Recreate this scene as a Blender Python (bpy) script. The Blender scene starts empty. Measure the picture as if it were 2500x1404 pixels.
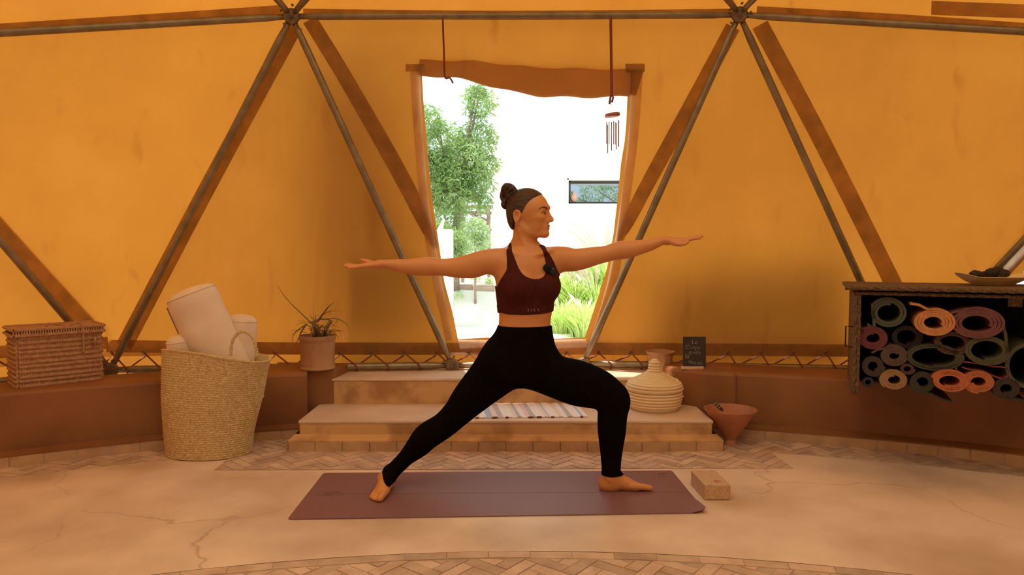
import bpy, bmesh, math, random
import numpy as np
from mathutils import Vector, Matrix
from mathutils.bvhtree import BVHTree
random.seed(7); rng = np.random.default_rng(7)
PI = math.pi
S = bpy.context.scene; COL = S.collection

# ---------------------------------------------------------------- camera, sky, sun, exposure
FPX, CH = 1750.0, 1.16
TH = math.atan(89/1750)
cam = bpy.data.objects.new('camera', bpy.data.cameras.new('camera')); COL.objects.link(cam)
cam.location = (0, 0, CH); cam.rotation_euler = (PI/2-TH, 0, 0)
cam.data.sensor_width = 36; cam.data.lens = FPX/2500*36; cam.data.clip_start = .05; cam.data.clip_end = 500
S.camera = cam
world = bpy.data.worlds.new('world'); S.world = world; world.use_nodes = True
bg = world.node_tree.nodes['Background']; bg.inputs[0].default_value = (.80, .97, 1.0, 1); bg.inputs[1].default_value = 1.35
sl = bpy.data.lights.new('sun', 'SUN'); sl.energy = 6.0; sl.angle = math.radians(2.0); sl.color = (1, .95, .86)
sun = bpy.data.objects.new('sun', sl); COL.objects.link(sun)
sdir = Vector((-.20, .03, .97)).normalized(); sun.rotation_euler = sdir.to_track_quat('Z', 'Y').to_euler(); sun.location = sdir*20
S.view_settings.view_transform = 'Standard'; S.view_settings.look = 'None'; S.view_settings.gamma = 1
S.view_settings.exposure = 0.0; S.view_settings.use_curve_mapping = False

# ---------------------------------------------------------------- pixel -> world (photograph measurements)
_F = np.array([0, math.cos(TH), -math.sin(TH)]); _U = np.array([0, math.sin(TH), math.cos(TH)]); _R = np.array([1., 0, 0])
CAM = np.array([0, 0, CH])
def ray(x, y): return _F+_R*((x-1250)/FPX)-_U*((y-702)/FPX)
def G(x, y, z=0.): r = ray(x, y); return CAM+r*((z-CH)/r[2])
def P(x, y, Y): r = ray(x, y); return CAM+r*(Y/r[1])
def RP(x, y, pl): r = ray(x, y); p0, n = pl; return CAM+r*(np.dot(p0-CAM, n)/np.dot(r, n))

# ---------------------------------------------------------------- materials
MATS = {}
def mat(name, c1, c2=None, scale=8, rough=.7, bump=0., bscale=40, metal=0., spec=.5, stretch=(1, 1, 1), trans=0., ramp=(.35, .65), detail=5, alpha=None):
    m = bpy.data.materials.new(name); m.use_nodes = True; nt = m.node_tree; N = nt.nodes; L = nt.links
    b = N['Principled BSDF']; out = N['Material Output']
    b.inputs['Roughness'].default_value = rough; b.inputs['Metallic'].default_value = metal
    b.inputs['Specular IOR Level'].default_value = spec
    b.inputs['Base Color'].default_value = (*c1, 1)
    tc = N.new('ShaderNodeTexCoord'); mp = N.new('ShaderNodeMapping'); mp.inputs['Scale'].default_value = stretch
    L.new(tc.outputs['Object'], mp.inputs[0]); col = None
    if c2:
        n = N.new('ShaderNodeTexNoise'); n.inputs['Scale'].default_value = scale; n.inputs['Detail'].default_value = detail
        L.new(mp.outputs[0], n.inputs[0])
        r = N.new('ShaderNodeValToRGB'); r.color_ramp.elements[0].position = ramp[0]; r.color_ramp.elements[1].position = ramp[1]
        r.color_ramp.elements[0].color = (*c1, 1); r.color_ramp.elements[1].color = (*c2, 1)
        L.new(n.outputs[0], r.inputs[0]); L.new(r.outputs[0], b.inputs['Base Color']); col = r.outputs[0]
    if bump:
        n2 = N.new('ShaderNodeTexNoise'); n2.inputs['Scale'].default_value = bscale; n2.inputs['Detail'].default_value = 4
        L.new(mp.outputs[0], n2.inputs[0])
        bp = N.new('ShaderNodeBump'); bp.inputs['Strength'].default_value = bump; bp.inputs['Distance'].default_value = .01
        L.new(n2.outputs[0], bp.inputs['Height']); L.new(bp.outputs[0], b.inputs['Normal'])
    if trans:
        tr = N.new('ShaderNodeBsdfTranslucent'); mx = N.new('ShaderNodeMixShader'); mx.inputs[0].default_value = trans
        if col: L.new(col, tr.inputs[0])
        else: tr.inputs[0].default_value = (*c1, 1)
        L.new(b.outputs[0], mx.inputs[1]); L.new(tr.outputs[0], mx.inputs[2]); L.new(mx.outputs[0], out.inputs[0])
    MATS[name] = m; return m

def cover_mat(name, c1, c2, diff, trans, scale=1.3):
    """waxed canvas: light from the other side comes through it"""
    m = bpy.data.materials.new(name); m.use_nodes = True; nt = m.node_tree; N = nt.nodes; L = nt.links
    out = N['Material Output']; N.remove(N['Principled BSDF'])
    tc = N.new('ShaderNodeTexCoord')
    n = N.new('ShaderNodeTexNoise'); n.inputs['Scale'].default_value = scale; n.inputs['Detail'].default_value = 7; n.inputs['Roughness'].default_value = .6
    L.new(tc.outputs['Object'], n.inputs[0])
    r = N.new('ShaderNodeValToRGB'); r.color_ramp.elements[0].position = .35; r.color_ramp.elements[1].position = .65
    r.color_ramp.elements[0].color = (*c1, 1); r.color_ramp.elements[1].color = (*c2, 1); L.new(n.outputs[0], r.inputs[0])
    mp = N.new('ShaderNodeMapping'); mp.inputs['Scale'].default_value = (3, 3, .5); L.new(tc.outputs['Object'], mp.inputs[0])
    n3 = N.new('ShaderNodeTexNoise'); n3.inputs['Scale'].default_value = 2.6; n3.inputs['Detail'].default_value = 6; L.new(mp.outputs[0], n3.inputs[0])
    r3 = N.new('ShaderNodeValToRGB'); r3.color_ramp.elements[0].position = .62; r3.color_ramp.elements[1].position = .78
    r3.color_ramp.elements[0].color = (1, 1, 1, 1); r3.color_ramp.elements[1].color = (.66, .5, .45, 1); L.new(n3.outputs[0], r3.inputs[0])
    mul = N.new('ShaderNodeMix'); mul.data_type = 'RGBA'; mul.blend_type = 'MULTIPLY'; mul.inputs[0].default_value = .7
    L.new(r.outputs[0], mul.inputs[6]); L.new(r3.outputs[0], mul.inputs[7])
    w = N.new('ShaderNodeTexNoise'); w.inputs['Scale'].default_value = 260; w.inputs['Detail'].default_value = 2; L.new(tc.outputs['Object'], w.inputs[0])
    w2 = N.new('ShaderNodeTexNoise'); w2.inputs['Scale'].default_value = 2.2; L.new(mp.outputs[0], w2.inputs[0])
    ad = N.new('ShaderNodeMath'); ad.operation = 'MULTIPLY_ADD'; ad.inputs[1].default_value = .04; L.new(w.outputs[0], ad.inputs[0]); L.new(w2.outputs[0], ad.inputs[2])
    bp = N.new('ShaderNodeBump'); bp.inputs['Strength'].default_value = .25; bp.inputs['Distance'].default_value = .05; L.new(ad.outputs[0], bp.inputs['Height'])
    d = N.new('ShaderNodeBsdfDiffuse'); d.inputs[0].default_value = (*diff, 1); L.new(bp.outputs[0], d.inputs['Normal'])
    t = N.new('ShaderNodeBsdfTranslucent'); L.new(mul.outputs[2], t.inputs[0]); L.new(bp.outputs[0], t.inputs['Normal'])
    mx = N.new('ShaderNodeMixShader'); mx.inputs[0].default_value = trans
    L.new(d.outputs[0], mx.inputs[1]); L.new(t.outputs[0], mx.inputs[2]); L.new(mx.outputs[0], out.inputs[0])
    return m

M = dict(
 canvas=cover_mat('ochre canvas', (.35, .116, .0135), (.41, .145, .017), (.60, .33, .10), .62),
 dim=cover_mat('lined canvas', (.16, .06, .01), (.20, .08, .012), (.45, .28, .13), .45),  # out of view, passes little light: added to keep the room behind the camera dark
 band=cover_mat('seam canvas', (.64, .52, .42), (.84, .68, .56), (.50, .30, .12), .76, 9),
 band2=cover_mat('thin hem canvas', (.88, .76, .60), (.98, .88, .72), (.60, .36, .13), .84, 5),
 flapc=cover_mat('rolled canvas', (.66, .40, .15), (.76, .47, .19), (.60, .38, .16), .7, 3),
 light_fill=cover_mat('pale skylight sheet', (.62, .50, .34), (.70, .57, .40), (.6, .5, .4), .8),  # unseen pale ceiling sheets, added to bring whiter light from above
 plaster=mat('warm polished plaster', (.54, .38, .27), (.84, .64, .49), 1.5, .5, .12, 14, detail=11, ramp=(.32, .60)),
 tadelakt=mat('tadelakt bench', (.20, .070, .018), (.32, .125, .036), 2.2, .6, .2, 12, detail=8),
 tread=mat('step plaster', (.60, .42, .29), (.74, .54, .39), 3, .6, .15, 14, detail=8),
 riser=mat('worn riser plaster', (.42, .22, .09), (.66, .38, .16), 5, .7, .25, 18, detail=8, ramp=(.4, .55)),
 brick=mat('plinth brick', (.46, .27, .14), (.60, .37, .20), 7, .75, .3, 60),
 tile=mat('bejmat tile', (.50, .34, .24), (.68, .49, .36), 9, .6, .4, 40),
 mortar=mat('mortar', (.42, .29, .20), (.52, .37, .26), 12, .9, .3, 60),
 pipe=mat('galvanised pipe', (.24, .185, .11), (.34, .27, .17), 12, .40, .1, 60, metal=.6, stretch=(1, 1, 1)),
 rust=mat('dark hub steel', (.16, .10, .06), (.28, .19, .11), 30, .55, .4, 80, metal=.6),
 cord=mat('red brown cord', (.20, .045, .025), (.28, .07, .04), 90, .8, .4, 300),
 straw=mat('palm straw', (.62, .40, .15), (1.0, .76, .38), 70, .8, .9, 130, stretch=(1, 1, 3)),
 straw2=mat('dark palm weave', (.40, .19, .085), (.55, .29, .14), 50, .8, .5, 180),
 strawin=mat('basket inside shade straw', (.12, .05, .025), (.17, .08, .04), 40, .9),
 coil=mat('coil basket straw', (.92, .66, .34), (1.0, .80, .50), 80, .75, .5, 160, stretch=(3, 3, 1)),
 cushion=mat('cream cotton', (.80, .60, .43), (.87, .68, .50), 8, .85, .15, 240),
 zip=mat('zip', (.25, .16, .11), None, rough=.6),
 clay=mat('pale clay pot', (.38, .19, .085), (.50, .28, .14), 7, .8, .2, 60),
 terracotta=mat('terracotta', (.42, .15, .07), (.52, .21, .11), 8, .65, .15, 60),
 soil=mat('soil', (.10, .06, .04), (.16, .10, .06), 60, .95, .6, 90),
 leafdry=mat('dry aloe leaf', (.17, .10, .05), (.30, .20, .09), 20, .6, .2, 60),
 chalk=mat('chalkboard', (.035, .022, .018), (.055, .035, .03), 14, .7, .05, 60),
 chalkmark=mat('chalk line', (.42, .36, .34), None, rough=.9),
 wood=mat('light wood', (.62, .42, .26), (.70, .50, .33), 30, .6, stretch=(1, 8, 8)),
 herb=mat('dried herb', (.10, .06, .05), (.22, .15, .12), 70, .9, .6, 120),
 skin=mat('skin', (.64, .255, .085), (.69, .28, .095), 9, .46, .04, 160, spec=.4),
 lips=mat('lips', (.52, .21, .14), None, rough=.45),
 hair=mat('brown hair', (.030, .010, .004), (.085, .032, .014), 26, .38, .9, 60, stretch=(.45, 3, 3), spec=.5),
 brow=mat('brow hair', (.07, .03, .015), None, rough=.6),
 legging=mat('black leggings', (.0032, .002, .0018), (.0045, .003, .0025), 30, .9, .1, 300, spec=.06),
 bra=mat('maroon knit', (.062, .010, .007), (.078, .013, .009), 60, .85, .12, 320, spec=.15),
 logo=mat('pale print', (.55, .40, .36), None, rough=.7),
 eye_shaded=mat('eye white', (.45, .36, .30), None, rough=.2),  # darker than a real eye white, the shade is in the colour
 iris=mat('iris', (.05, .025, .012), None, rough=.15),
 gold=mat('gold', (.75, .45, .2), None, rough=.3, metal=1.),
 micfoam=mat('black foam', (.006, .005, .005), None, rough=.95, bump=.5, bscale=300),
 mic=mat('black plastic', (.012, .010, .010), None, rough=.35),
 mat_main=mat('aubergine mat', (.215, .092, .096), (.245, .108, .112), 130, .48, .18, 420, spec=.55),
 matline=mat('mat groove', (.15, .065, .068), None, rough=.6),
 cork=mat('cork', (.50, .29, .155), (.66, .42, .25), 110, .85, .35, 160),
 rugw=mat('rug cream', (.86, .80, .80), (.92, .87, .86), 120, .9, .4, 200),
 rugg=mat('rug grey', (.50, .46, .52), (.58, .54, .58), 120, .9, .4, 200),
 rugb=mat('rug blue', (.38, .50, .72), (.48, .58, .76), 120, .9, .4, 200),
 rugp=mat('rug pink', (.80, .58, .64), (.86, .66, .70), 120, .9, .4, 200),
 rugt=mat('rug tan', (.80, .68, .62), (.86, .74, .68), 120, .9, .4, 200),
 crateb=mat('crate black lining', (.018, .013, .010), (.03, .022, .018), 40, .9, .4, 120),
 rope=mat('crate rope weave', (.10, .055, .022), (.22, .125, .055), 70, .85, .8, 130),
 iron=mat('iron handle', (.05, .03, .02), None, rough=.6, metal=.5),
 fruit=mat('dark wrinkled fruit', (.014, .008, .009), (.035, .018, .018), 40, .6, .8, 60),
 chime=mat('reddish wood chime', (.36, .13, .075), (.46, .18, .11), 40, .5),
 chimemetal=mat('chime tube', (.30, .20, .17), None, rough=.3, metal=.7),
 sand=mat('pale sandy ground', (.88, .84, .76), (.95, .92, .86), 3, .95),
 path=mat('reddish path stone', (.60, .42, .33), (.70, .52, .42), 6, .9),
 rock=mat('pale rock', (.88, .82, .76), (.95, .92, .88), 5, .9, .6, 20),
 housew=mat('white house render', (.94, .92, .88), (.97, .95, .92), 2, .9, .2, 12),
 reveal=mat('cream reveal', (.90, .84, .72), None, rough=.9),
 quoin=mat('rough quoin stone', (.88, .80, .70), (.96, .90, .84), 9, .95, .6, 30),
 frame=mat('dark window frame', (.05, .05, .055), None, rough=.4),
 pane=mat('window pane', (.42, .46, .55), None, rough=.02, metal=1.),
 vase=mat('pink clay', (.75, .42, .32), None, rough=.8),
 leaf=mat('green willow leaf', (.20, .34, .09), (.46, .60, .26), 3, .5, trans=.45),
 leaf2=mat('pale shrub leaf', (.42, .56, .25), (.66, .78, .50), 3, .6, trans=.45),
 grass=mat('lime grass blade', (.50, .66, .15), (.80, .90, .42), 2, .6, trans=.5),
 plume=mat('pale plume', (.86, .74, .70), (.92, .84, .80), 30, .9, trans=.4),
 bark=mat('bark', (.28, .20, .16), (.40, .30, .25), 20, .9, .5, 60),
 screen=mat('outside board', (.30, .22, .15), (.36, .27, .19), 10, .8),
)
def add_cracks(m, scale):
    nt = m.node_tree; N = nt.nodes; L = nt.links; b = N['Principled BSDF']; src = b.inputs['Base Color'].links[0].from_socket
    tc = N.new('ShaderNodeTexCoord'); nz = N.new('ShaderNodeTexNoise'); nz.inputs['Scale'].default_value = 3; nz.inputs['Detail'].default_value = 6; L.new(tc.outputs['Object'], nz.inputs[0])
    ad = N.new('ShaderNodeVectorMath'); ad.operation = 'MULTIPLY_ADD'; ad.inputs[1].default_value = (.35, .35, .35); L.new(nz.outputs['Color'], ad.inputs[0]); L.new(tc.outputs['Object'], ad.inputs[2])
    v = N.new('ShaderNodeTexVoronoi'); v.feature = 'DISTANCE_TO_EDGE'; v.inputs['Scale'].default_value = scale; L.new(ad.outputs[0], v.inputs[0])
    r = N.new('ShaderNodeValToRGB'); r.color_ramp.elements[0].position = 0; r.color_ramp.elements[1].position = .006; r.color_ramp.elements[0].color = (.62, .55, .5, 1); r.color_ramp.elements[1].color = (1, 1, 1, 1); L.new(v.outputs[0], r.inputs[0])
    mk = N.new('ShaderNodeTexNoise'); mk.inputs['Scale'].default_value = .9; L.new(tc.outputs['Object'], mk.inputs[0]); mr = N.new('ShaderNodeMapRange'); mr.inputs[1].default_value = .45; mr.inputs[2].default_value = .62; mr.inputs[4].default_value = .8; L.new(mk.outputs[0], mr.inputs[0])
    x = N.new('ShaderNodeMix'); x.data_type = 'RGBA'; x.blend_type = 'MULTIPLY'; L.new(mr.outputs[0], x.inputs[0]); L.new(src, x.inputs[6]); L.new(r.outputs[0], x.inputs[7]); L.new(x.outputs[2], b.inputs['Base Color'])
add_cracks(M['plaster'], .75)
def matroll(name, c): return mat('roll '+name, c, tuple(min(1, v*1.25) for v in c), 60, .75, .2, 200)

# ---------------------------------------------------------------- mesh builder
class MB:
    def __init__(s): s.v = []; s.f = []
    def add(s, vs, fs):
        n = len(s.v); s.v += [tuple(map(float, p)) for p in vs]; s.f += [tuple(i+n for i in q) for q in fs]; return s
    def box(s, c, d, rz=0., rx=0., ry=0., ch=0.):
        R = Matrix.Rotation(rz, 3, 'Z') @ Matrix.Rotation(ry, 3, 'Y') @ Matrix.Rotation(rx, 3, 'X')
        if ch <= 0:
            vs = [Vector(c)+R@Vector((x*d[0]/2, y*d[1]/2, z*d[2]/2)) for x in (-1, 1) for y in (-1, 1) for z in (-1, 1)]
            return s.add(vs, [(0, 1, 3, 2), (4, 6, 7, 5), (0, 4, 5, 1), (2, 3, 7, 6), (0, 2, 6, 4), (1, 5, 7, 3)])
        bm = bmesh.new(); bmesh.ops.create_cube(bm, size=1)
        for v in bm.verts: v.co = Vector((v.co.x*d[0], v.co.y*d[1], v.co.z*d[2]))
        bmesh.ops.bevel(bm, geom=bm.edges[:], offset=ch, segments=2, affect='EDGES')
        for v in bm.verts: v.co = Vector(c)+R@v.co
        bm.verts.index_update(); s.add([v.co for v in bm.verts], [[v.index for v in f.verts] for f in bm.faces]); bm.free(); return s
    def tube(s, pts, r, n=8, cap=True, flat=1., up=None):
        pts = [Vector(p) for p in pts]; m = len(pts)
        rs = [r]*m if not hasattr(r, '__len__') else list(r)
        vs = []; fs = []; prev = None
        for i, p in enumerate(pts):
            t = (pts[min(i+1, m-1)]-pts[max(i-1, 0)]);
            if t.length < 1e-9: t = Vector((0, 0, 1))
            t.normalize()
            if prev is None:
                a = Vector(up) if up else (Vector((0, 0, 1)) if abs(t.z) < .9 else Vector((1, 0, 0)))
            else: a = prev
            a = (a-t*a.dot(t)); a = a.normalized() if a.length > 1e-6 else t.orthogonal().normalized(); prev = a; b = t.cross(a)
            for k in range(n):
                q = 2*PI*k/n; vs.append(p+(a*math.cos(q)*flat+b*math.sin(q))*rs[i])
        for i in range(m-1):
            for k in range(n): fs.append((i*n+k, i*n+(k+1) % n, (i+1)*n+(k+1) % n, (i+1)*n+k))
        if cap: fs.append(tuple(range(n))[::-1]); fs.append(tuple(range((m-1)*n, m*n)))
        return s.add(vs, fs)
    def lathe(s, prof, c=(0, 0, 0), n=32, close=False, fn=None):
        vs = []; fs = []; m = len(prof)
        for i, (r, z) in enumerate(prof):
            for k in range(n):
                q = 2*PI*k/n; p = (r*math.cos(q), r*math.sin(q), z)
                if fn: p = fn(p, i/(m-1), q)
                vs.append((c[0]+p[0], c[1]+p[1], c[2]+p[2]))
        for i in range(m-1):
            for k in range(n): fs.append((i*n+k, i*n+(k+1) % n, (i+1)*n+(k+1) % n, (i+1)*n+k))
        if close: fs.append(tuple(range(n))[::-1]); fs.append(tuple(range((m-1)*n, m*n)))
        return s.add(vs, fs)
    def prism(s, poly, ext):
        n = len(poly); e = Vector(ext); a = [Vector(p) for p in poly]
        return s.add(a+[p+e for p in a], [tuple(range(n))[::-1], tuple(range(n, 2*n))]+[(i, (i+1) % n, n+(i+1) % n, n+i) for i in range(n)])
    def grid(s, rows):
        m = len(rows); n = len(rows[0]); vs = [p for r in rows for p in r]
        return s.add(vs, [(i*n+j, i*n+j+1, (i+1)*n+j+1, (i+1)*n+j) for i in range(m-1) for j in range(n-1)])

ORG = {}
def tagp(o, label=None, cat=None, group=None, kind=None):
    if label: o['label'] = label
    if cat: o['category'] = cat
    if group: o['group'] = group
    if kind: o['kind'] = kind
    return o
def obj(name, mb, m, parent=None, smooth=False, origin=None, bevel=0., **kw):
    me = bpy.data.meshes.new(name)
    org = Vector(ORG[parent.name]) if parent else Vector(origin or (0, 0, 0))
    vs = [tuple(Vector(v)-org) for v in mb.v]
    me.from_pydata(vs, [], mb.f)
    bm = bmesh.new(); bm.from_mesh(me); bmesh.ops.recalc_face_normals(bm, faces=bm.faces[:]); bm.to_mesh(me); bm.free()
    me.materials.append(m if not isinstance(m, str) else M[m])
    if smooth: me.shade_smooth()
    o = bpy.data.objects.new(name, me); COL.objects.link(o)
    if parent: o.parent = parent; ORG[o.name] = tuple(org)
    else: o.location = org; ORG[o.name] = tuple(org)
    if bevel:
        b = o.modifiers.new('bevel', 'BEVEL'); b.width = bevel; b.segments = 2; b.limit_method = 'ANGLE'
    return tagp(o, **kw)
def thing(name, loc, **kw):
    o = bpy.data.objects.new(name, None); o.empty_display_size = .1; COL.objects.link(o); o.location = loc; ORG[o.name] = tuple(map(float, loc)); return tagp(o, **kw)
def mesh_np(name, V, Q, m, parent, smooth=True, extra=None, midx=None):
    org = np.array(ORG[parent.name]); V = (V-org).astype(np.float32)
    me = bpy.data.meshes.new(name); me.vertices.add(len(V)); me.vertices.foreach_set('co', V.ravel())
    me.loops.add(Q.size); me.loops.foreach_set('vertex_index', Q.astype(np.int32).ravel())
    me.polygons.add(len(Q)); me.polygons.foreach_set('loop_start', np.arange(0, Q.size, 4, dtype=np.int32))
    me.update(calc_edges=True); me.materials.append(M[m])
    if extra:
        me.materials.append(M[extra]); me.polygons.foreach_set('material_index', midx.astype(np.int32))
    if smooth: me.shade_smooth()
    o = bpy.data.objects.new(name, me); COL.objects.link(o); o.parent = parent; ORG[o.name] = ORG[parent.name]; return o

def crom(pts, n):
    p = np.array(pts, float); m = len(p); out = []
    for i in range(m-1):
        p0 = p[max(i-1, 0)]; p1 = p[i]; p2 = p[i+1]; p3 = p[min(i+2, m-1)]
        for k in range(n):
            t = k/n; out.append(.5*((2*p1)+(-p0+p2)*t+(2*p0-5*p1+4*p2-p3)*t*t+(-p0+3*p1-3*p2+p3)*t**3))
    out.append(p[-1]); return np.array(out)

# ================================================================ STRUCTURE
# ---- floor
BC, BR = (.05, -.6), 5.22            # bench inner circle
PC, PR = (.03, -1.38), 5.65          # outer edge of plaster floor
IC, IR = (.07, -1.98), 4.70          # inner tiled disc
mb = MB(); n = 96
mb.add([(0.05, -.9, -.02)]+[(.05+6.4*math.sin(2*PI*k/n), -.9+6.4*math.cos(2*PI*k/n), -.02) for k in range(n)], [(0, k+1, (k+1) % n+1) for k in range(n)])
floor = obj('floor', mb, 'mortar', kind='structure')
# plaster disc slab 
mb = MB(); rows = []
def slab(poly, z0, z1, name, m, parent, **kw):
    b = MB(); b.prism([(x, y, z0) for x, y in poly], (0, 0, z1-z0)); return obj(name, b, m, parent, **kw)
circ = lambda c, r, a0, a1, n: [(c[0]+r*math.sin(a0+(a1-a0)*k/n), c[1]+r*math.cos(a0+(a1-a0)*k/n)) for k in range(n+1)]
AP = [(-1.577, 3.742), (1.502, 3.775), (1.482, 4.15), (-1.587, 4.15)]      # tiled apron before the step
# plaster as polar grid between inner and outer circle, apron cut out by z-level (tiles sit proud)
ring = []
for t in np.linspace(0, 1, 14):
    row = []
    for a in np.linspace(-PI, PI, 121):
        # ray from inner centre to the outer circle
        dx, dy = math.sin(a), math.cos(a); ox, oy = IC[0]-PC[0], IC[1]-PC[1]
        b_ = ox*dx+oy*dy; c_ = ox*ox+oy*oy-PR*PR; ro = -b_+math.sqrt(b_*b_-c_)
        r = IR*(1-t)+ro*t; row.append((IC[0]+dx*r, IC[1]+dy*r, 0))
    ring.append(row)
b = MB(); b.grid(ring); obj('plaster', b, 'plaster', floor)
def clip(poly, P1, P2):
    out = []; n = len(poly)
    f = lambda p: (P2[0]-P1[0])*(p[1]-P1[1])-(P2[1]-P1[1])*(p[0]-P1[0])
    for i in range(n):
        a, b = poly[i], poly[(i+1) % n]; fa, fb = f(a), f(b)
        if fa >= 0: out.append(a)
        if (fa >= 0) != (fb >= 0): t = fa/(fa-fb); out.append((a[0]+(b[0]-a[0])*t, a[1]+(b[1]-a[1])*t))
    return out
def area(p): return abs(sum(p[i][0]*p[(i+1) % len(p)][1]-p[(i+1) % len(p)][0]*p[i][1] for i in range(len(p))))/2
def herring(region, L, W, gap, origin, ang):
    """herringbone tiles clipped to a convex ccw region"""
    xs = [p[0] for p in region]; ys = [p[1] for p in region]; out = []
    k = int(round(L/W)); N = int((max(max(xs)-min(xs), max(ys)-min(ys)))/W)+8
    ca, sa = math.cos(ang), math.sin(ang)
    seen = []
    for i in range(-N, N):
        for j in range(-N, N):
            q = (i-j) % (2*k)
            if q == 0: r = (i*W, j*W, L, W)
            elif q == 2*k-1 and False: continue
            elif q == k: r = (i*W, j*W-(k-1)*W, W, L)
            else: continue
            x, y, w, h = r; g = gap/2
            c = [(x+g, y+g), (x+w-g, y+g), (x+w-g, y+h-g), (x+g, y+h-g)]
            c = [(origin[0]+ca*a-sa*b, origin[1]+sa*a+ca*b) for a, b in c]
            mx = sum(p[0] for p in c)/4; my = sum(p[1] for p in c)/4
            if mx < min(xs)-L or mx > max(xs)+L or my < min(ys)-L or my > max(ys)+L: continue
            for a in range(len(region)):
                c = clip(c, region[a], region[(a+1) % len(region)])
                if len(c) < 3: break
            if len(c) >= 3 and area(c) > W*W*.12: out.append(c)
    return out
tm = [mat('tile tone %d' % i, tuple(v*s for v in (.53, .36, .255)), tuple(v*s for v in (.70, .50, .37)), 9, .6, .4, 40) for i, s in enumerate((.8, .9, 1., 1.08))]
def lay(tiles, z0, z1, parent, cap=300, xf=None):
    order = sorted(tiles, key=lambda t: -area(t)/(max(.5, sum(p[1] for p in t)/len(t))**2) if xf is None else 0)
    rest = MB()
    for i, t in enumerate(order):
        h = z1+random.uniform(-.0015, .0015)
        pts = [xf(p) for p in t] if xf else t
        if i < cap:
            b = MB(); b.prism([(x, y, z0) for x, y in pts], (0, 0, h-z0)); obj('tile', b, random.choice(tm), parent)
        else: rest.prism([(x, y, z0) for x, y in pts], (0, 0, h-z0))
    if rest.v: obj('tile', rest, tm[1], parent, kind='stuff')
# apron tiles
t1 = thing('trim_1', (0, 3.9, 0), kind='structure')
apm = MB(); apm.prism([(x, y, -.01) for x, y in AP], (0, 0, .0115)); obj('mortar_bed', apm, 'mortar', t1)
lay(herring(AP, .165, .055, .005, (0, 3.9), PI/4), 0, .004, t1, 290)
# foreground tiles (inside the inner circle)
t2 = thing('trim_2', (0, 2.4, 0), kind='structure')
edge = [(IC[0]+IR*math.sin(a), IC[1]+IR*math.cos(a)) for a in np.linspace(.42, -.42, 25)]
reg = [(-1.95, 2.05), (1.95, 2.05)]+[p for p in edge]
inner = [(IC[0]+(p[0]-IC[0])*.985, IC[1]+(p[1]-IC[1])*.985) for p in edge]
fm = MB(); fm.prism([(x, y, -.012) for x, y in [(-1.95, 2.05), (1.95, 2.05)]+edge], (0, 0, .0105)); obj('mortar_bed', fm, 'mortar', t2)
lay(herring([(-1.95, 2.05), (1.95, 2.05)]+inner, .165, .055, .006, (0, 2.4), PI/4+.12), -.006, .0005, t2, 240)
border = []
for k in range(24):   # border course laid along the circle
    a0 = -.41+k*.0342; a1 = a0+.0334
    border.append([(IC[0]+r*math.sin(a), IC[1]+r*math.cos(a)) for r, a in ((IR*.987, a1), (IR*.987, a0), (IR*.9985, a0), (IR*.9985, a1))][::-1])
lay(border, -.006, .001, t2, 60)
# tiles between plaster and bench, laid along the curve
for nm, sg in (('trim_3', -1), ('trim_4', 1)):
    t3 = thing(nm, (sg*2, 4.0, 0), kind='structure')
    def xf(p):
        u, v = p; a = u/5.4
        # v: 0 at plaster edge, 1 at bench face
        dx, dy = math.sin(a), math.cos(a)
        def hit(C, Rr):
            ox, oy = BC[0]-C[0], BC[1]-C[1]; b_ = ox*dx+oy*dy; c_ = ox*ox+oy*oy-Rr*Rr; return -b_+math.sqrt(b_*b_-c_)
        r0, r1 = hit(PC, PR), BR+.02
        r = r0+(r1-r0)*v; return (BC[0]+dx*r, BC[1]+dy*r)
    lo, hi = (1.2, 3.6) if sg > 0 else (-3.6, -1.35)
    reg = [(lo, 0), (hi, 0), (hi, .3), (lo, .3)]
    ts = herring(reg, .165, .055, .005, (sg*2, 0), PI/4)
    ts = [[(p[0], p[1]/.3) for p in t] for t in ts]
    lay(ts, -.01, .002, t3, 130, xf)

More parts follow.
